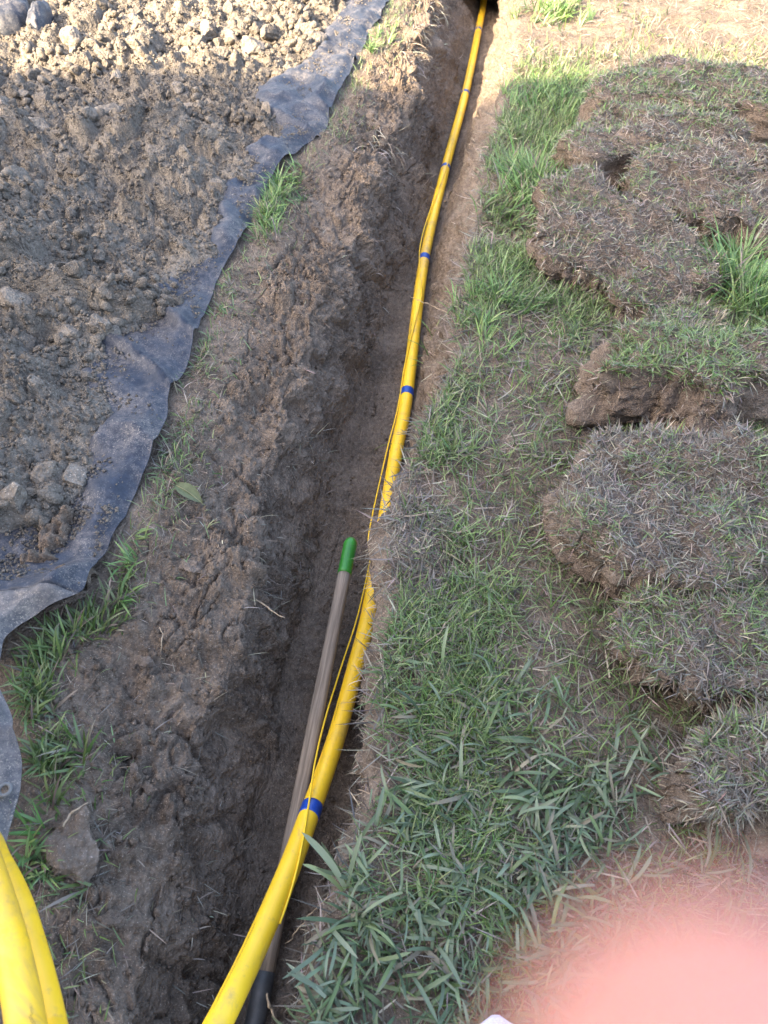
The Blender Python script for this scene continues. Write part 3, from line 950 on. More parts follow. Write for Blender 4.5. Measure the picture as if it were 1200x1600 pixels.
# flattened straw and clippings between the blades
root, _ = sample_ground(26000, [12, 13, 14], 0.05, 5.6, lambda p: lawn_w(p) + 0.15 * (1 - 0.7 * smoothstep(3.7, 4.3, p[:, 1])), -1, 2.6)
root[:, 2] += 0.004 + 0.008 * rng.random(len(root))
n = len(root)
parts.append(blades(root, rng.random(n) * 6.283, 1.25 + 0.35 * rng.random(n), rng.normal(0, 0.35, n), 0.03 + 0.05 * rng.random(n), 0.0018 + 0.0018 * rng.random(n) + 0.0003 * root[:, 1], pick(STRAW, n, 0.35)))
v, q_, t_, c = join(parts)
lawn = obj('lawn_grass', mesh_np('lawn_grass', v, q_, t_, c), M_GRASS)
tag(lawn, 'short patchy lawn grass with dry straw right of the trench', kind='stuff')

# tall bright tufts: (px, py, radius m, count, length, width, label)
BRIGHT = np.array([[.085, .17, .045], [.105, .20, .055], [.13, .22, .075], [.155, .24, .10], [.20, .28, .09]])
TUFTS = [(835, 285, .17, 900, .15, .0052, 'long bright green grass tuft hanging beside the trench at mid lawn'),
         (850, 150, .17, 650, .11, .0045, 'green grass tuft at the edge of the shadow right of the pipe'),
         (1165, 440, .13, 620, .17, .0055, 'long pale green tuft between the sod pieces at the right edge'),
         (865, 15, .20, 500, .13, .006, 'sunlit yellow green tuft near the far end of the trench'),
         (765, 460, .16, 420, .09, .0042, 'loose green tuft on the lawn edge above the large tape band'),
         (1195, 490, .10, 260, .14, .005, 'small green tuft behind the upright sod slab'),
         (980, 300, .10, 160, .10, .004, 'dark green blades in the gap between two sod slabs'),
         (985, 165, .045, 26, .26, .009, 'few tall upright bright blades between far sod slabs'),
         (430, 320, .10, 560, .075, .0038, 'narrow green tuft growing along the fabric edge in mid bank'),
         (505, 268, .06, 200, .085, .004, 'small spiky green tuft on the bank beside the fabric'),
         (590, 55, .10, 160, .07, .005, 'sparse green blades by the fabric edge at the sunlit top'),
         (85, 1030, .13, 480, .080, .0055, 'tall dark green grass under the lifted fabric hem'),
         (165, 915, .06, 90, .075, .0048, 'bright green blades poking out at the fabric corner'),
         (50, 1180, .04, 90, .07, .006, 'broad grey green blades beside the fabric hem near the grommet'),
         (22, 1330, .05, 80, .07, .006, 'green blades between the hem and the yellow pipe'),
         (250, 690, .10, 260, .045, .0028, 'short dry tuft against the fabric beside the fallen leaf'),
         (300, 560, .10, 240, .045, .0028, 'thin faded grass along the fabric halfway up'),
         (610, 685, .012, 7, .10, .0035, 'thin green sprig at the pipe on the trench floor'),
         (350, 470, .08, 170, .04, .0028, 'sparse faded grass by the fabric above the trench bend')]
for (a, b_, rad, n, L, W, lab) in TUFTS:
    p_ = P(a, b_, 0.02)
    if 'trench floor' in lab:
        p_ = P(a + 8, b_, FZ + 0.02)
    o = None
    th = rng.random(n) * 6.283; rr = rad * 0.75 * np.abs(rng.normal(0, 1, n)) ** 0.8
    nc = max(2, n // 14)
    cl = rng.integers(0, nc, n)
    th, rr = th[cl], rr[cl]
    x = p_.x + rr * np.cos(th) + rng.normal(0, 0.012, n); y = p_.y + rr * np.sin(th) * 1.3 + rng.normal(0, 0.012, n)
    if a < 600:      # keep left tufts off the fabric
        if 'trench floor' not in lab and rad > 0.05:
            y = p_.y + rad * 1.5 * rng.normal(0, 0.7, nc)[cl] + rng.normal(0, 0.014, n)
            x = interp(T_FAB, y) + 0.012 + np.abs(rng.normal(0, 0.035 + 0.25 * max(0, rad - 0.1), nc))[cl] + np.abs(rng.normal(0, 0.012, n))
        lim = interp(T_FAB, y) + 0.004
        x = np.where(x < lim, lim + rng.random(n) * 0.05, x)
    z = np.array([ground_z(i, j) for i, j in zip(x, y)]) if 'trench floor' not in lab else np.full(n, FZ)
    root = np.stack([x, y, z - 0.004], 1)
    dryp = 0.55 if ('dry' in lab or 'faded' in lab) else 0.12
    isd = rng.random(n) < dryp
    pal = GREEN * 0.75 if ('dark' in lab or 'grey' in lab) else BRIGHT
    col = np.where(isd[:, None], pick(STRAW, n), pick(pal, n))
    az = rng.random(nc)[cl] * 6.283 + rng.normal(0, 0.8, n)
    up = 0.1 if 'upright' in lab else 0.25
    v, q_, t_, c = blades(root, az, up + 0.6 * rng.random(n), 0.2 + 1.0 * rng.random(n) * (0.4 if 'upright' in lab else 1), L * (0.45 + 0.75 * rng.random(n)), W * (0.6 + 0.7 * rng.random(n)), np.clip(col, .01, 1), 4)
    v = v - np.array([p_.x, p_.y, p_.z])
    t = empty('grass_tuft', p_)
    tag(obj('blades', mesh_np('tuft_blades', v, q_, t_, c), M_GRASS, t), kind='stuff')
    tag(t, lab, 'grass tuft', 'grass tufts around the trench')

# sparse short growth and straw on the left strip
wl_ = lambda p: smoothstep(0.22, 0.02, p[:, 0] - interp(T_FAB, p[:, 1])) * (0.4 + 0.6 * smoothstep(-.2, .3, fbm(p, 5, 2, 95))) * (p[:, 0] > interp(T_FAB, p[:, 1]) + 0.005)
root, _ = sample_ground(5200, [1, 2, 3], 0.1, 5.0, wl_)
parts = [grass_mix(root, np.full(len(root), 0.72), 0.04, 0.0026, 0.7)]
v, q_, t_, c = join(parts)
tag(obj('bank_grass', mesh_np('bank_grass', v, q_, t_, c), M_GRASS), 'thin dry grass along the fabric edge on the left bank', kind='stuff')

# roots sticking out of the cut soil
root, nr = sample_ground(1100, [3, 4, 5], 0.0, 5.6, lambda p: 0.12 + smoothstep(0.0, 0.5, fbm(p, 6, 3, 96)))
n = len(root)
az = np.arctan2(nr[:, 1], nr[:, 0]) + rng.normal(0, 0.9, n)
pr = [blades(root, az, 0.9 + 1.1 * rng.random(n), rng.normal(0.5, 0.9, n), 0.012 + 0.05 * rng.random(n) ** 2, 0.0011 + 0.0012 * rng.random(n), pick(STRAW, n, 0.4) * 1.15, 4)]
root, nr = sample_ground(2600, [10, 11, 12], 0.0, 5.6, lambda p: 1.0 / (0.4 + 0.5 * np.clip(p[:, 1], 0, 9)))
n = len(root)
az = np.arctan2(nr[:, 1], nr[:, 0]) + rng.normal(0, 1.0, n)
pr.append(blades(root, az, 0.8 + 1.4 * rng.random(n), rng.normal(0.6, 0.8, n), 0.012 + 0.05 * rng.random(n) ** 1.6, 0.0011 + 0.0012 * rng.random(n), pick(STRAW, n, 0.4), 4))
# hanging root fringe at the far left lip
root, nr = sample_ground(520, [3, 4], 3.2, 5.6, lambda p: smoothstep(-0.1, 0.5, fbm(p, 5, 3, 961)))
n = len(root)
pr.append(blades(root, rng.normal(0.0, 1.1, n), 1.2 + 0.7 * rng.random(n), 0.6 + 1.2 * rng.random(n), 0.03 + 0.09 * rng.random(n), 0.002 + 0.002 * rng.random(n), pick(STRAW, n, 0.4) * 1.2, 4))
v, q_, t_, c = join(pr)
tag(obj('fine_roots', mesh_np('fine_roots', v, q_, t_, c), M_FIBRE), 'fine pale roots sticking out of the trench sides', kind='stuff')

# ------------------------------------------------------------------ broad-bladed grass in the foreground
def broad_blade(seed, L, W, bend, seg=7, fold=0.25):
    r = random.Random(seed)
    v, q_ = [], []
    a, y, z = r.uniform(0.0, 0.3), 0.0, 0.0
    for k in range(seg + 1):
        t = k / seg
        wdt = W * 0.5 * (0.75 + 0.25 * min(1, t * 4)) * (1 - max(0, (t - 0.72) / 0.28) ** 1.6) + 0.0002
        tw = r.uniform(-0.1, 0.1)
        v += [(-wdt, y, z + fold * wdt + tw * wdt), (0, y, z), (wdt, y, z + fold * wdt - tw * wdt)]
        y += L / seg * math.cos(a); z += L / seg * math.sin(a)
        a -= bend / seg
    for k in range(seg):
        b = 3 * k
        q_ += [(b, b + 1, b + 4, b + 3), (b + 1, b + 2, b + 5, b + 4)]
    return v, q_
VAR = []
for i in range(8):
    v, q_ = broad_blade(i, 0.055 + 0.006 * i, 0.0058 + 0.0004 * (i % 4), [0.7, 1.1, 0.9, 1.5, 0.5, 1.0, 0.8, 1.3][i])
    me = mesh_np('broad_blade', v, q_)
    me.materials.append(M_BLADE)
    VAR.append((me, np.array(v), np.array(q_)))
patch = empty('broad_grass_patch', (0.15, 0.35, 0.0))
tag(patch, 'trampled patch of broad grey green blades in the foreground beside the trench', 'grass patch')
def coarse_w(p):
    x, y = p[:, 0], p[:, 1]
    m = smoothstep(0.66, 0.46, y + 0.14 * fbm(p, 5, 2, 97)) * smoothstep(0.50, 0.22, x + 0.10 * fbm(p, 6, 2, 98))
    m3 = 0.10 * smoothstep(1.05, 0.5, y) * smoothstep(0.75, 0.3, x)
    m2 = m3 + np.exp(-(((x - 0.20) / 0.10) ** 2 + ((y - 0.68) / 0.06) ** 2)) * 0.8
    return (m + m2) * smoothstep(-0.02, 0.04, x - interp(T_RL, y))
rt, _ = sample_ground(3000, [13, 14], 0.0, 0.95, coarse_w, -1, 1.0)
mv, mq, mc, base = [], [], [], 0
NCL = 460
cid = rng.integers(0, NCL, len(rt))
rt = rt[cid] + np.stack([rng.normal(0, 0.007, len(rt)), rng.normal(0, 0.007, len(rt)), 0 * cid], 1)
order = rng.permutation(len(rt))
clump_dir = rng.random(NCL)[cid] * 6.283
for cnt, i in enumerate(order):
    me, v, q_ = VAR[rng.integers(0, 8)]
    s_ = 0.33 + 0.75 * rng.random() ** 1.8
    yaw = clump_dir[i] + rng.normal(0, 1.0)
    pitch = 0.1 + 0.7 * rng.random() ** 1.5
    roll = rng.normal(0, 0.5)
    lift = 0.0 + 0.022 * rng.random()
    if cnt < 300:
        o = obj('blade', me, None, patch)
        o.matrix_parent_inverse = Matrix.Translation(patch.location).inverted()
        o.location = (rt[i, 0], rt[i, 1], rt[i, 2] + lift + 0.012)
        o.rotation_euler = Matrix.Rotation(yaw, 3, 'Z').to_4x4().to_3x3().__matmul__(Matrix.Rotation(pitch, 3, 'X')).__matmul__(Matrix.Rotation(roll, 3, 'Y')).to_euler()
        o.scale = (s_, s_, s_)
    else:
        Mx = np.array(Matrix.Rotation(yaw, 3, 'Z') @ Matrix.Rotation(pitch, 3, 'X') @ Matrix.Rotation(roll, 3, 'Y'))
        mv.append((v * s_) @ Mx.T + rt[i] + np.array([0, 0, lift]))
        mq.append(q_ + base); base += len(v)
        cpal = np.array([[.050, .080, .036], [.075, .115, .056], [.115, .160, .088], [.15, .185, .115], [.090, .135, .050], [.16, .145, .10]])
        c = cpal[rng.integers(0, 6)] * (0.8 + 0.5 * rng.random())
        mc.append(np.tile(c, (len(v), 1)))
o = child('blade_mass', mesh_np('blade_mass', np.concatenate(mv), np.concatenate(mq), None, np.concatenate(mc)), M_GRASS, patch)
tag(o, kind='stuff')
# one sprout leaning over the trench
sp = P(540, 1390, 0.0)
sprout = empty('grass_sprout', (sp.x, sp.y, 0.0))
tag(sprout, 'single broad leaved grass sprout leaning over the blue taped pipe', 'sprout')
def leaf_to(par, p0, p1, W, bow, m=M_BLADE, seg=9):
    p0, p1 = Vector(p0), Vector(p1)
    d_ = p1 - p0
    sd = d_.cross(Vector((0, 0.4, 1))).normalized()
    up = sd.cross(d_).normalized()
    v, q_ = [], []
    for k in range(seg + 1):
        t = k / seg
        c = p0 + d_ * t + up * bow * math.sin(math.pi * t)
        wd = W * 0.5 * (0.6 + 0.4 * min(1, t * 3)) * math.sqrt(max(0.0, 1 - max(0, (t - 0.6) / 0.4) ** 2)) + 0.0002
        v += [c - sd * wd + up * wd * 0.3, c, c + sd * wd + up * wd * 0.3]
    for k in range(seg):
        b = 3 * k
        q_ += [(b, b + 1, b + 4, b + 3), (b + 1, b + 2, b + 5, b + 4)]
    o = obj('leaf', mesh_np('sprout_leaf', [tuple(x - par.location) for x in v], q_), m, par)
    return o
leaf_to(sprout, P(540, 1390, .02), P(471, 1300, .085), 0.013, 0.012)
leaf_to(sprout, P(535, 1392, .02), P(472, 1350, .035), 0.009, 0.012)
leaf_to(sprout, P(543, 1385, .02), P(566, 1300, .08), 0.008, 0.005)
leaf_to(sprout, P(545, 1392, .02), P(580, 1392, .02), 0.011, 0.006)

# ------------------------------------------------------------------ cut sod
def in_poly(pt, poly):
    x, y = pt
    r = False
    for i in range(len(poly)):
        x0, y0 = poly[i]; x1_, y1_ = poly[i - 1]
        if (y0 > y) != (y1_ > y) and x < (x1_ - x0) * (y - y0) / (y1_ - y0) + x0:
            r = not r
    return r

def sod(label, outline, ztop, thick, seed, dryness=0.75, nblade=5200, slope=(0, 0), hump=0.012, flare=0.02, cat='sod slab'):
    pts = [P(a, b_, ztop) for a, b_ in outline]
    c = sum(pts, Vector()) / len(pts)
    pts = [c + (p - c) * 0.95 for p in pts]
    ang0 = [math.atan2(p.y - c.y, p.x - c.x) for p in pts]
    rad0 = [math.hypot(p.x - c.x, p.y - c.y) for p in pts]
    o_ = np.argsort(ang0)
    a_ = np.array(ang0)[o_]; r_ = np.array(rad0)[o_]
    NA = 150
    th = np.linspace(-math.pi, math.pi, NA, endpoint=False)
    aa = np.concatenate([a_ - 2 * math.pi, a_, a_ + 2 * math.pi]); rr = np.concatenate([r_, r_, r_])
    rad = np.interp(th, aa, rr)
    kk = np.hanning(7); kk /= kk.sum()
    rad = np.convolve(np.concatenate([rad[-3:], rad, rad[:3]]), kk, 'valid')
    cs_n = np.stack([np.cos(th), np.sin(th), 0 * th], 1)
    rad = rad * (1 + 0.085 * fbm(cs_n, 3.0, 5, seed + 21, 0.7))
    prof = [(t, 0.0) for t in np.linspace(0.02, 0.94, 24)] + [(0.965, -0.02), (0.985, -0.06), (0.998, -0.14)]
    prof += [(1.0, -0.16 - 0.78 * t) for t in np.linspace(0.06, 1, 20)] + [(0.93, -1.0), (0.6, -1.0), (0.2, -1.0)]
    NP = len(prof)
    v = np.zeros((NP, NA, 3))
    for k, (t, dz) in enumerate(prof):
        fl_ = flare * max(0.0, (-dz - 0.16) / 0.84) if t > 0.9 else 0.0
        v[k, :, 0] = c.x + (rad * t + fl_) * np.cos(th)
        v[k, :, 1] = c.y + (rad * t + fl_) * np.sin(th)
        z = ztop + dz * thick
        v[k, :, 2] = z + (slope[0] * (v[k, :, 0] - c.x) + slope[1] * (v[k, :, 1] - c.y)) + hump * (1 - t * t if t < 1 else 0)
    f = v.reshape(-1, 3)
    ridx = np.arange(NP * NA).reshape(NP, NA)
    nn = np.cross(np.roll(v, -1, 1) - np.roll(v, 1, 1), np.gradient(v, axis=0))
    nn = -nn / (np.linalg.norm(nn, axis=2, keepdims=True) + 1e-9)
    dv = 0.024 * fbm(f, 7, 3, seed) + 0.009 * fbm(f, 32, 3, seed + 1) + 0.004 * vnoise(f, 110, seed + 2)
    outw = np.array([t for t, _ in prof])
    sidew = np.repeat((outw > 0.9)[:, None], NA, 1).ravel()
    dv = dv * np.where(sidew, 1.1, 1.0)
    f = f + nn.reshape(-1, 3) * dv[:, None]
    f[:, 0] += 0.022 * fbm(f, 6, 2, seed + 5) * sidew; f[:, 1] += 0.022 * fbm(f, 6, 2, seed + 6) * sidew
    f[:, 2] = np.maximum(f[:, 2], -0.03)
    v = f.reshape(NP, NA, 3)
    cc0 = Vector((c.x, c.y, 0))
    qd = np.stack([ridx[:-1], np.roll(ridx[:-1], -1, 1), np.roll(ridx[1:], -1, 1), ridx[1:]], -1).reshape(-1, 4)[:, ::-1]
    capi = len(f)
    f = np.concatenate([f, f[ridx[0]].mean(0)[None]])
    tri = np.stack([ridx[0], np.roll(ridx[0], -1), np.full(NA, capi)], -1)
    e = empty('sod_slab', cc0)
    tag(e, label, cat, 'cut sod stacked beside the trench')
    obj('root_mat', mesh_np('sod_root_mat', f - np.array(cc0), qd, tri), M_SODSOIL, e)
    # thatch and grass on the top
    top = v[:27]
    n = nblade
    A = top[:-1]; B = np.roll(top[:-1], -1, 1); C = top[1:]
    ar = np.linalg.norm(np.cross(B - A, C - A), axis=2)
    cs = np.cumsum(ar.ravel()); k = np.searchsorted(cs, rng.random(n) * cs[-1])
    r, q0 = np.unravel_index(np.clip(k, 0, ar.size - 1), ar.shape)
    u, w_ = rng.random((n, 1)), rng.random((n, 1))
    root = A[r, q0] + u * (B[r, q0] - A[r, q0]) + w_ * (C[r, q0] - A[r, q0])
    g = smoothstep(-0.4, 0.5, fbm(root, 5, 3, seed + 9) + 0.2)
    dry = np.clip(dryness + 0.30 * (0.5 - g) * 1.6, 0.05, 0.97)
    far = float(np.clip(c.y, 0.5, 5))
    parts = [grass_mix(root[: n // 2], dry[: n // 2], 0.020 + 0.013 * g[: n // 2], 0.0019 + 0.0005 * far, 0.8)]
    m = n - n // 2
    rt2 = root[n // 2:]; rt2[:, 2] += 0.006 * rng.random(m)
    parts.append(blades(rt2, rng.random(m) * 6.283, 1.0 + 0.6 * rng.random(m), rng.normal(0.1, 0.5, m), 0.012 + 0.03 * rng.random(m), 0.0013 + 0.0005 * far + 0.001 * rng.random(m), np.where((rng.random(m) < dry[n // 2:])[:, None], pick(STRAW, m, 0.35), pick(GREEN, m) * 1.1)))
    vv, q2_, t2_, col = join(parts)
    tag(obj('thatch', mesh_np('sod_thatch', vv - np.array(cc0), q2_, t2_, col), M_GRASS, e), kind='stuff')
    # ragged rim of torn thatch
    m = 900
    rt3 = v[rng.integers(23, 29, m), (q3 := rng.integers(0, NA, m))]
    vv, q2_, t2_, col = blades(rt3, th[q3] + rng.normal(0, 0.9, m), 0.5 + 1.1 * rng.random(m), rng.normal(0.4, 0.7, m), 0.012 + 0.036 * rng.random(m) ** 1.5, 0.0012 + 0.0005 * far + 0.001 * rng.random(m), np.where((rng.random(m) < 0.85)[:, None], pick(STRAW, m, 0.4) * 1.15, pick(GREEN, m)))
    tag(obj('torn_rim', mesh_np('sod_torn_rim', vv - np.array(cc0), q2_, t2_, col), M_FIBRE, e), kind='stuff')
    # roots and fibre sticking out of the cut sides
    sd_ = v[25:46]
    m = 650
    r = rng.integers(0, len(sd_) - 1, m); q0 = rng.integers(0, NA, m)
    root = sd_[r, q0]
    az = th[q0] + rng.normal(0, 0.8, m)
    vv, q2_, t2_, col = blades(root, az, 1.0 + 1.2 * rng.random(m), rng.normal(0.5, 0.7, m), 0.008 + 0.035 * rng.random(m) ** 2, 0.0012 + 0.0004 * far + 0.001 * rng.random(m), pick(STRAW, m, 0.4) * 1.05)
    tag(obj('root_fringe', mesh_np('sod_root_fringe', vv - np.array(cc0), q2_, t2_, col), M_FIBRE, e), kind='stuff')
    return e

sod('thick upright sod slab with a bare soil face, greenish top', [(938, 562), (960, 530), (1040, 514), (1130, 518), (1260, 520), (1270, 575), (1150, 580), (1050, 576), (960, 576)], 0.19, 0.175, 401, 0.50, 3600, flare=0.065)
sod('wide brown thatched sod mat in front of the thick upright slab', [(880, 780), (900, 705), (960, 664), (1050, 690), (1110, 680), (1260, 690), (1310, 880), (1180, 900), (1070, 915), (1000, 890), (930, 850)], 0.15, 0.125, 402, 0.94, 9000, (0.0, 0.0), 0.015)
sod('low grassy sod piece below the wide brown mat', [(1000, 1010), (1005, 950), (1080, 920), (1160, 915), (1260, 930), (1300, 1090), (1180, 1090), (1070, 1065)], 0.10, 0.10, 403, 0.86, 5200)
sod('near sod lump with crumbling dark soil front and orange straw', [(1070, 1215), (1085, 1145), (1160, 1110), (1300, 1120), (1330, 1290), (1200, 1262), (1120, 1250)], 0.16, 0.17, 404, 0.92, 4800)
sod('tilted sod slab left of the pale green tuft', [(830, 350), (900, 292), (960, 308), (1050, 345), (1115, 388), (1080, 445), (1010, 468), (930, 422), (850, 392)], 0.105, 0.095, 405, 0.95, 6500, (-0.10, 0.16), 0.015)
sod('sod slab overlapping behind the tilted slab at right', [(985, 285), (1020, 240), (1070, 225), (1150, 250), (1260, 285), (1280, 340), (1180, 345), (1080, 318)], 0.145, 0.14, 406, 0.92, 5600, (0.0, 0.16))
sod('flat sod slab with a dark hollow under its left corner', [(885, 240), (895, 190), (1000, 165), (1100, 182), (1180, 200), (1230, 232), (1100, 216), (1020, 228), (970, 240), (920, 245)], 0.175, 0.15, 407, 0.90, 5600, (0.0, 0.05))
sod('farthest sod slab lying at the edge of the sunlight', [(930, 165), (955, 110), (1050, 92), (1150, 97), (1270, 115), (1290, 180), (1150, 158), (1010, 150)], 0.185, 0.17, 408, 0.78, 6000)
sod('small crumbled sod lump between tilted slab and upright slab', [(1025, 505), (1050, 475), (1100, 472), (1125, 500), (1090, 515)], 0.05, 0.06, 409, 0.95, 1200)

# ------------------------------------------------------------------ tubes: pipe, wire, handle
def catmull(pts, n):
    pts = [np.array(p, float) for p in pts]
    pts = [2 * pts[0] - pts[1]] + pts + [2 * pts[-1] - pts[-2]]
    out = []
    for i in range(1, len(pts) - 2):
        p0, p1, p2, p3 = pts[i - 1:i + 3]
        for k in range(n):
            t = k / n
            out.append(0.5 * ((2 * p1) + (-p0 + p2) * t + (2 * p0 - 5 * p1 + 4 * p2 - p3) * t * t + (-p0 + 3 * p1 - 3 * p2 + p3) * t ** 3))
    out.append(pts[-2])
    return np.array(out)

def frames(c):
    t = np.gradient(c, axis=0); t /= np.linalg.norm(t, axis=1, keepdims=True)
    side = np.cross(t, np.array([0, 0, 1.0])); side /= np.linalg.norm(side, axis=1, keepdims=True)
    up = np.cross(side, t)
    return t, side, up

def tube(c, r, seg=24, cap=True, off=None):
    c = np.asarray(c, float)
    off = np.zeros(3) if off is None else np.asarray(off, float)
    t, s, u = frames(c)
    r = np.broadcast_to(np.asarray(r, float), (len(c),))
    a = np.linspace(0, 2 * math.pi, seg, endpoint=False)
    ring = s[:, None] * np.cos(a)[None, :, None] + u[:, None] * np.sin(a)[None, :, None]
    v = c[:, None] + ring * r[:, None, None]
    i = np.arange(len(c) * seg).reshape(len(c), seg)
    q_ = np.stack([i[:-1], np.roll(i[:-1], -1, 1), np.roll(i[1:], -1, 1), i[1:]], -1).reshape(-1, 4)
    ln = np.concatenate([[0], np.cumsum(np.linalg.norm(np.diff(c, axis=0), axis=1))])
    uv = np.stack([np.repeat(ln[:, None], seg, 1), np.repeat((a / (2 * math.pi))[None], len(c), 0)], -1).reshape(-1, 2)
    v = v.reshape(-1, 3)
    tris = None
    if cap:
        v = np.concatenate([v, c[:1], c[-1:]])
        uv = np.concatenate([uv, uv[:1], uv[-1:]])
        n0 = len(v) - 2
        tris = np.concatenate([np.stack([np.roll(i[0], -1), i[0], np.full(seg, n0)], -1), np.stack([i[-1], np.roll(i[-1], -1), np.full(seg, n0 + 1)], -1)])
    return v - off, q_, tris, uv

PR = 0.0222
PIPE = [(430, 2050, .16), (300, 1720, .10), (322, 1640, .045), (356, 1570, .0), (399, 1480, -.075), (450, 1362, -.155), (485, 1268, -.235), (513, 1190, -.290), (532, 1130, -.320), (556, 1040, -.342), (574, 970, -.352), (590, 880, -.357),
        (605, 790, -.36), (620, 700, -.36), (636, 615, -.361), (663, 405, -.36), (696, 263, -.36), (727, 147, -.36), (748, 45, -.36), (757, -5, -.36), (764, -60, -.36)]
pc = catmull([P(*p) for p in PIPE], 20)
pipe = empty('yellow_gas_pipe', tuple(pc[len(pc) // 2]))
tag(pipe, 'long yellow plastic pipe with blue tape bands lying in the trench', 'pipe')
po = np.array(pipe.location)
v, q_, t_, uv = tube(pc, PR, 32, True, po)
obj('pipe_body', mesh_np('pipe_body', v, q_, t_, uv=uv), M_PIPE, pipe)
def proj_row(c):                                # photo row of every centre point, to find the tape places
    rel = c - np.array([0, 0, CAM_H])
    zc = rel[:, 1] * math.cos(PITCH) - rel[:, 2] * math.sin(PITCH)
    yc = rel[:, 1] * math.sin(PITCH) + rel[:, 2] * math.cos(PITCH)
    return 800 - F_PX * yc / zc
prow = proj_row(pc)
plen = np.concatenate([[0], np.cumsum(np.linalg.norm(np.diff(pc, axis=0), axis=1))])
def along(s):
    return np.stack([np.interp(s, plen, pc[:, k]) for k in range(3)], -1)
TAPE_ROWS = [1268, 872, 615, 405, 263, 147, 47]
tape_s = []
inview = plen > 0.35
for tr_ in TAPE_ROWS:
    k = np.argmin(np.abs(np.where(inview, prow, 1e9) - tr_))
    s0 = plen[k]; tape_s.append(s0)
    wd = 0.034 if tr_ == 1268 else (0.034 if tr_ > 380 else 0.026)
    cs_ = along(np.linspace(s0 - wd / 2, s0 + wd / 2, 7))
    rr = np.full(7, PR + 0.0011)
    v, q_, t_, uv = tube(cs_, rr, 32, True, po)
    # the tape bulges over the wire along the top left
    me = mesh_np('tape_band', v, q_, t_, uv=uv)
    me.materials.append(M_TAPE)
    obj('tape_band', me, None, pipe)
# tracer wire taped along the pipe, bowing away between the bands
sw = np.linspace(tape_s[0] - 0.28, tape_s[-1] + 0.5, 700)
cw = along(sw)
tw_, sdw, upw = frames(cw)
# angle around pipe: 90deg = top, 180deg = left side (side vector points right)
key_s = [tape_s[0] - 0.28, tape_s[0] - 0.16, tape_s[0], tape_s[0] + 0.10, tape_s[0] + 0.3, tape_s[1], tape_s[1] + .08, tape_s[2] - 0.25, tape_s[2], tape_s[3] - 0.3, tape_s[3], tape_s[4], tape_s[5], tape_s[6], tape_s[6] + .5]
key_a = [5, 45, 100, 125, 165, 150, 165, 175, 160, 60, 150, 70, 120, 100, 100]
phi = np.radians(np.interp(sw, key_s, key_a))
bul = np.zeros_like(sw)
for a, b_, h_ in zip([tape_s[0] - 0.28] + tape_s[:-1], tape_s, [0.0005, 0.016, 0.017, 0.004, 0.012, 0.003, 0.004]):
    t = np.clip((sw - a) / (b_ - a), 0, 1)
    sk = 0.55 if h_ != 0.017 else 0.35
    bul += np.where((sw >= a) & (sw < b_), h_ * np.sin(math.pi * t ** sk) ** 1.3, 0)
WR = 0.0022
wpos = cw + (sdw * np.cos(phi)[:, None] + upw * np.sin(phi)[:, None]) * (PR + WR * 0.8 + bul)[:, None]
v, q_, t_, uv = tube(wpos, WR, 10, True, po)
obj('tracer_wire', mesh_np('tracer_wire', v, q_, t_), M_WIRE, pipe)

# two more strands of pipe rising past the camera at lower left
def strand(pts, lab):
    c = catmull([P(*p) if len(p) == 3 and p[0] > -900 else Vector(p[1:]) for p in pts], 14)
    off = c[0]
    v, q_, t_, uv = tube(c, PR, 32, True, off)
    o = obj('yellow_pipe_strand', mesh_np('pipe_strand', v, q_, t_, uv=uv), M_PIPE, None, tuple(off))
    tag(o, lab, 'pipe', 'coiled pipe strands at the lower left')
strand([(-999, -1.25, 0.75, .03), (-999, -1.0, 0.66, .10), (-60, 1255, .20), (-32, 1320, .25), (-10, 1385, .29), (12, 1460, .33), (28, 1530, .36), (41, 1605, .39), (55, 1720, .42), (-999, -.30, -.25, .40), (-999, -.2, -.6, .25)], 'front strand of yellow pipe curving down at the left corner')
strand([(-999, -1.15, 0.6, .0), (-999, -.95, 0.55, .05), (-45, 1290, .12), (-5, 1350, .18), (25, 1412, .22), (46, 1480, .25), (62, 1540, .275), (76, 1605, .30), (95, 1720, .33), (-999, -.24, -.25, .30), (-999, -.15, -.6, .18)], 'rear strand of yellow pipe half hidden behind the front strand')

# ------------------------------------------------------------------ shovel lying in the trench
A0 = P(549, 842, -0.28); B0 = P(414, 1522, -0.345)
dirv = (B0 - A0).normalized()
Lh = (B0 - A0).length
sh = empty('shovel', tuple(A0))
tag(sh, 'long handled shovel with weathered wooden shaft and green grip in the trench', 'shovel')
def lin(a, b_, n): return [A0 + dirv * (a + (b_ - a) * k / (n - 1)) for k in range(n)]
def part_tube(name, pts, r, m, seg=28):
    v, q_, t_, uv = tube([tuple(p) for p in pts], r, seg, True, tuple(A0))
    me = mesh_np(name, v, q_, t_)
    me.materials.append(m)
    o = obj(name, me, None, sh)
    return o
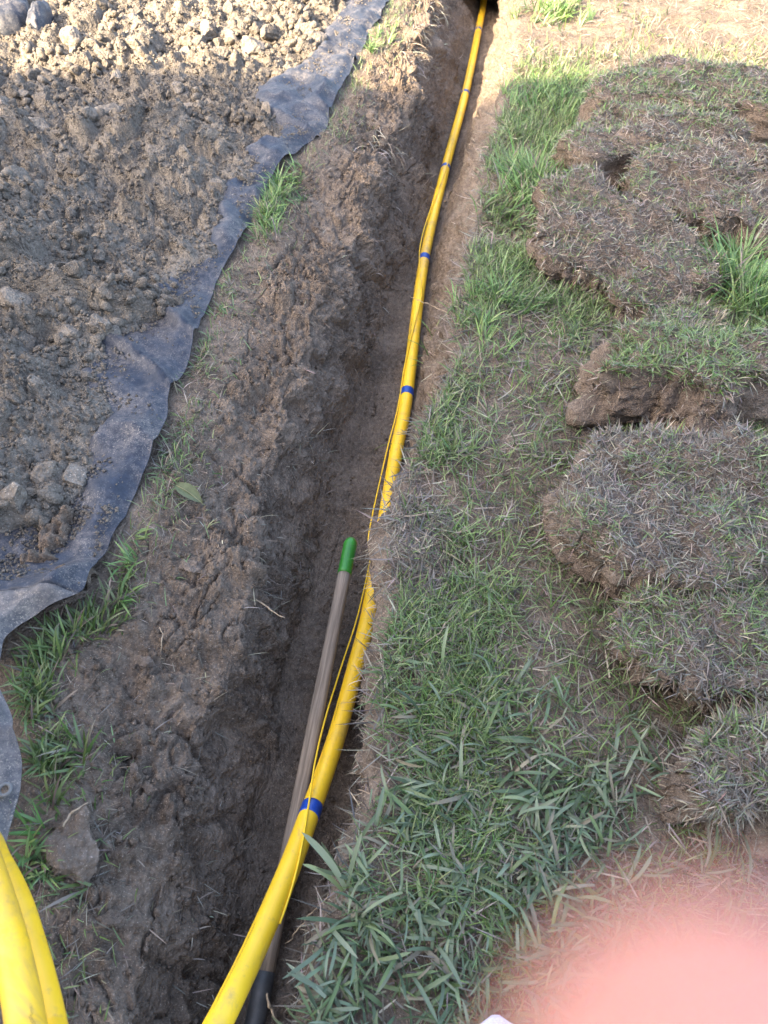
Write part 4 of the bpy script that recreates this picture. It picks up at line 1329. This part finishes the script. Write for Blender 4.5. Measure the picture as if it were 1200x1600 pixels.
# local axis along the shaft for the wood grain
def shaft(name, a, b_, radii, m):
    n = len(radii)
    v, q_, t_, uv = tube([(0.0, (a + (b_ - a) * k / (n - 1)), 0.0) for k in range(n)], radii, 28, True)
    v = np.stack([v[:, 0], -v[:, 2], v[:, 1]], 1)      # run along local z
    o = obj(name, mesh_np(name, v, q_, t_), m, sh)
    o.rotation_euler = dirv.to_track_quat('Z', 'Y').to_euler()
    return o
gl = (P(541, 897, -0.285) - A0).length
shaft('grip', 0.0, gl, [0.010, 0.0165, 0.0190, 0.0196] + [0.0193] * 10 + [0.0198, 0.0190], M_GRIP)
shaft('handle', gl - 0.004, Lh, [0.0178] * 6 + [0.0182] * 6 + [0.0188] * 6, M_WOOD)
shaft('socket', Lh - 0.004, Lh + 0.24, [0.0200, 0.0206, 0.0206, 0.0204, 0.0204, 0.0206, 0.021, 0.0215, 0.022], M_STEEL)
# blade beyond the lower edge of the picture
v, q_ = [], []
for i in range(13):
    t = i / 12
    wd = 0.11 * (min(1, t * 5) ** 0.5) * (1 - max(0, (t - .6) / .4) ** 2 * 0.9)
    for j in range(9):
        u = j / 4 - 1
        v.append((wd * u, -0.02 - 0.03 * (1 - u * u) * (1 - 0.5 * t) + 0.02, Lh + 0.20 + 0.28 * t))
for i in range(12):
    for j in range(8):
        a = i * 9 + j
        q_.append((a, a + 1, a + 10, a + 9))
bl = obj('blade', mesh_np('shovel_blade', v, q_), M_STEEL, sh)
bl.rotation_euler = dirv.to_track_quat('Z', 'Y').to_euler()
bl.modifiers.new('solid', 'SOLIDIFY').thickness = 0.002

# ------------------------------------------------------------------ fallen leaf, loose roots
lp0, lp1 = P(272, 757, -0.01), P(316, 787, -0.03)
zg = ground_z(lp0.x, lp0.y)
lp0 = P(272, 757, zg + 0.016); lp1 = P(316, 787, ground_z(lp1.x, lp1.y) + 0.020)
lf = empty('fallen_leaf', tuple(lp0))
tag(lf, 'single olive green leaf lying on the bank beside the fabric', 'leaf')
v, q_ = [], []
dd = lp1 - lp0
sdv = dd.cross(Vector((0, 0, 1))).normalized()
upv = sdv.cross(dd).normalized()
for k in range(15):
    t = k / 14
    wd = 0.0195 * math.sin(math.pi * t ** 0.85) ** 0.8 + 0.0003
    for u in (-1, -0.5, 0, 0.5, 1):
        p_ = dd * t + sdv * wd * u + upv * (0.006 * abs(u) ** 1.5 + 0.008 * math.sin(math.pi * t) + 0.001 * math.sin(9 * t + 3 * u))
        v.append(tuple(p_))
for k in range(14):
    for j in range(4):
        a = k * 5 + j
        q_.append((a, a + 1, a + 6, a + 5))
obj('leaf_blade', mesh_np('leaf_blade', v, q_), M_LEAF, lf)
mr = [dd * (k / 10 * 1.12 - 0.02) + upv * (0.0085 * math.sin(math.pi * min(1, k / 10 * 1.12)) + 0.0008) for k in range(11)]
v, q_, t_, uv = tube([tuple(p) for p in mr], np.linspace(0.0008, 0.0016, 11), 8)
obj('midrib', mesh_np('midrib', v, q_, t_), M_VEIN, lf)

ROOTS = [([(398, 935), (415, 945), (430, 958), (445, 965)], .0028, .018, 'pale splintered root lying across the upper trench side'), ([(251, 980), (254, 1000), (252, 1020), (256, 1035)], .002, .01, 'thin upright pale root on the left bank'),
         ([(448, 1475), (470, 1445), (495, 1420), (515, 1398)], .0016, .03, 'dry straw leaning from the right lip under the sprout'), ([(418, 1550), (423, 1575), (430, 1590), (440, 1600)], .004, .05, 'stubby brown root at the bottom edge by the shovel socket'),
         ([(100, 1290), (112, 1272), (125, 1262), (138, 1255)], .0032, .055, 'yellow green straw stalk resting on the large rough clod'), ([(665, 1005), (690, 985), (705, 965), (725, 948)], .0022, .03, 'forked pale straw twig on the lawn'),
         ([(700, 490), (676, 478), (655, 470), (640, 463)], .002, .0, 'thin dry root reaching over the pipe')]
for pts, r_, lift, lab in ROOTS:
    zs = -0.05
    W = []
    for k, (a, b_) in enumerate(pts):
        p_ = P(a, b_, -0.05)
        z = ground_z(p_.x, p_.y)
        if 'over the pipe' in lab: z = -0.03 - 0.03 * k
        if 'straw leaning' in lab: z = -0.10 + 0.04 * k - lift
        if 'socket' in lab: z = -0.22
        if 'upper trench' in lab: z = -0.10
        W.append(P(a, b_, z + lift))
    c = catmull(W, 6)
    c = c + 0.0035 * np.stack([vnoise(c, 90, 701), vnoise(c, 90, 702), vnoise(c, 90, 703)], 1)
    r_ *= 0.68
    rr = r_ * np.interp(np.linspace(0, 1, len(c)), [0, .3, 1], [0.7, 1.1, 0.5]) * (1 + 0.15 * np.sin(np.arange(len(c)) * 1.7))
    v, q_, t_, uv = tube(c, rr, 8, True, c[0])
    o = obj('root_piece', mesh_np('root_piece', v, q_, t_), M_ROOT, None, tuple(c[0]))
    tag(o, lab, 'root', 'loose roots and straw')

# scrap of fabric and dark lumps at the top left corner of the heap
scr = [(-60, 35), (0, 30), (40, 32), (58, 34), (78, 12), (70, 4), (45, 14), (20, 0), (-60, -20)]
for (nm, outl, zz, lab) in (('fabric_scrap', [(40, 33), (55, 34), (72, 24), (79, 10), (72, 5), (55, 12), (44, 22)], 0.33, 'small dusty grey fabric scrap poking out of the sunlit heap'),
                            ('fabric_fold', [(-60, 22), (0, 23), (25, 20), (42, 12), (38, -12), (0, -30), (-60, -30)], 0.33, 'crumpled grey fabric fold at the top left corner')):
    zc = 0.3
    for _ in range(4):
        pc_ = P(*outl[0][:2], zc); zc = float(heap_base(np.array([pc_.x]), np.array([pc_.y]))[0][0]) + 0.07
    pts = [P(a, b_, zc) for a, b_ in outl]
    c = sum(pts, Vector()) / len(pts)
    n = len(pts); v = [(0, 0, 0.03)]
    q_, t_ = [], []
    NA = 48
    for ri, rr in enumerate((0.2, .4, .6, .8, 1.0, 1.04)):
        for k in range(NA):
            f_ = k / NA * n; i = int(f_); t = f_ - i
            p_ = pts[i % n].lerp(pts[(i + 1) % n], t) - c
            v.append((p_.x * rr, p_.y * rr, 0.035 * (1 - rr * rr) - (0.09 if ri == 5 else 0)))
    v = np.array(v); v[:, 2] += 0.022 * fbm(v + 5, 14, 4, 501)
    for k in range(NA):
        t_.append((0, 1 + k, 1 + (k + 1) % NA))
    for ri in range(5):
        for k in range(NA):
            a = 1 + ri * NA
            q_.append((a + k, a + NA + k, a + NA + (k + 1) % NA, a + (k + 1) % NA))
    o = obj(nm, mesh_np(nm, v, q_, t_), M_FABRIC, None, tuple(c))
    tag(o, lab, 'fabric')

# ------------------------------------------------------------------ the photographer's shoe tip and finger
sp0 = P(776, 1584, 0.05)
shoe = empty('shoe', (sp0.x, sp0.y, 0.0))
tag(shoe, 'white toe of a shoe at the very bottom edge', 'shoe')
def shoe_mesh(z0, z1, grow, dome):
    v, q_ = [], []
    NS, NA = 16, 20
    for i in range(NS + 1):
        t = i / NS
        y = 0.0 - 0.29 * t
        wd = (0.048 * math.sqrt(max(0.0, 1 - (1 - min(1, t / 0.28)) ** 2)) - 0.008 * math.sin(math.pi * min(1, max(0, (t - .3) / .6)))) * (1 - 0.4 * max(0, (t - .88) / .12) ** 2) + 0.003 + grow
        top = z1 if not dome else z0 + (z1 - z0) * (0.42 * math.sqrt(max(0, 1 - (1 - min(1, t / 0.2)) ** 2)) + 0.58 * min(1, max(0, (t - .1) / .5)))
        for j in range(NA):
            a = 2 * math.pi * j / NA
            ca, sa = math.cos(a), math.sin(a)
            e = 0.55
            v.append((wd * math.copysign(abs(ca) ** e, ca), y, (z0 + top) / 2 + (top - z0) / 2 * math.copysign(abs(sa) ** e, sa)))
    for i in range(NS):
        for j in range(NA):
            q_.append((i * NA + j, i * NA + (j + 1) % NA, (i + 1) * NA + (j + 1) % NA, (i + 1) * NA + j))
    q_ = np.array(q_)
    tr_ = [(0, k + 1, k) for k in range(1, NA - 1)] + [(NS * NA, NS * NA + k, NS * NA + k + 1) for k in range(1, NA - 1)]
    return mesh_np('shoe', v, q_, tr_)
obj('upper', shoe_mesh(0.035, 0.115, 0.0, True), M_SHOE, shoe)
obj('sole', shoe_mesh(0.012, 0.040, 0.004, False), M_SOLE, shoe)

# hand: one continuous skinned mesh, laid out in metres beside the lens (camera axes: x right, y up, z towards the viewer)
Mc = cam.matrix_basis.copy() if False else (Matrix.Translation(cam.location) @ cam.rotation_euler.to_matrix().to_4x4())
J = [  # (position in cm next to the lens, radius cm, parent)
    ((7.0, -11.0, 0.5), 2.1, None),            # wrist
    ((5.6, -8.0, -0.6), 2.3, 0),               # palm
    ((4.6, -5.9, -1.4), 1.25, 1),              # index knuckle
    ((3.2, -4.0, -1.9), 0.90, 2), ((1.78, -2.60, -1.95), 0.86, 3), ((0.85, -1.60, -1.85), 0.77, 4), ((0.47, -1.27, -1.72), 0.60, 5),
    ((6.0, -5.6, -1.6), 1.2, 1),               # middle
    ((6.3, -3.6, -2.9), 0.88, 7), ((5.9, -2.6, -4.4), 0.80, 8), ((5.4, -2.7, -5.4), 0.68, 9),
    ((7.3, -5.9, -1.5), 1.15, 1),              # ring
    ((7.9, -4.2, -2.9), 0.84, 11), ((7.6, -3.5, -4.4), 0.76, 12), ((7.1, -3.6, -5.3), 0.64, 13),
    ((8.4, -6.6, -1.1), 1.05, 1),              # little
    ((9.2, -5.4, -2.3), 0.72, 15), ((9.1, -4.9, -3.4), 0.66, 16), ((8.7, -4.9, -4.2), 0.56, 17),
    ((4.0, -8.6, 0.9), 1.3, 1),                # thumb
    ((3.0, -7.2, 1.9), 0.95, 19), ((2.6, -5.6, 2.3), 0.86, 20), ((2.5, -4.6, 2.4), 0.66, 21),
    ((9.0, -15.5, 3.0), 2.5, 0), ((12.0, -24.0, 9.0), 3.4, 23),   # forearm
]
hv = [Mc @ (Vector(p) * 0.01) for p, r_, k in J]
hm = bpy.data.meshes.new('hand')
hm.from_pydata([tuple(x) for x in hv], [(k, i) for i, (p, r_, k) in enumerate(J) if k is not None], [])
hand = obj('hand', hm, M_SKIN)
sk = hand.modifiers.new('skin', 'SKIN')
for i, (p, r_, k) in enumerate(J):
    hm.skin_vertices[0].data[i].radius = (r_ * 0.01, r_ * 0.01)
    hm.skin_vertices[0].data[i].use_root = i == 0
sk.use_smooth_shade = True
hand.modifiers.new('sub', 'SUBSURF').levels = 2
hand.modifiers['sub'].render_levels = 2
tag(hand, 'blurred pink fingertip of a hand close to the lens at lower right', 'hand')

# ------------------------------------------------------------------ unseen building added behind the photographer so its eave throws the shade
EAVE_Z, EAVE_Y = 5.97, -1.25
shade_caster = empty('shade_caster', (-6, -1.75, 0))
tag(shade_caster, 'unseen pale two storey building added behind the photographer to cast the shade', 'shade_caster')
def box(name, x0, x1, y0, y1, z0, z1, m, par, inv):
    bm = bmesh.new()
    bmesh.ops.create_cube(bm, size=1)
    for vv in bm.verts:
        vv.co = ((x0 + x1) / 2 + vv.co.x * (x1 - x0), (y0 + y1) / 2 + vv.co.y * (y1 - y0), (z0 + z1) / 2 + vv.co.z * (z1 - z0))
    o = obj(name, bm_mesh(name, bm), m, par)
    if inv is not None:
        o.matrix_parent_inverse = Matrix.Translation(inv).inverted()
    return o
hl = shade_caster.location
box('wall', -17, -1.0, -9, -1.75, -0.05, 5.87, M_WALL, shade_caster, hl)
bm = bmesh.new()
prof = [(EAVE_Y, EAVE_Z), (EAVE_Y, EAVE_Z - 0.18), (-9.5, EAVE_Z - 0.18), (-9.5, EAVE_Z), (-5.4, EAVE_Z + 1.6)]
vs = [[bm.verts.new((x, a, b_)) for a, b_ in prof] for x in (-17.5, -0.7)]
bm.faces.new(vs[0]); bm.faces.new(vs[1][::-1])
for i in range(5):
    bm.faces.new((vs[0][i], vs[1][i], vs[1][(i + 1) % 5], vs[0][(i + 1) % 5]))
rf = obj('roof', bm_mesh('roof', bm), M_ROOF, shade_caster); rf.matrix_parent_inverse = Matrix.Translation(hl).inverted()
for x in (-14, -11, -8, -5, -2.5):
    for z in (1.0, 3.9):
        if x == -2.5 and z < 2:
            dr = box('door', x - 0.5, x + 0.5, -1.76, -1.70, 0.02, 2.1, M_DOOR, shade_caster, hl)
            box('handle', x + 0.36, x + 0.42, -1.70, -1.64, 1.0, 1.06, M_STEEL, dr, None)
            continue
        wn = box('window', x - 0.7, x + 0.7, -1.76, -1.71, z, z + 1.3, M_SOLE if False else M_DOOR, shade_caster, hl)
        box('pane', x - 0.62, x + 0.62, -1.72, -1.70, z + 0.08, z + 1.22, M_GLASS, wn, None)
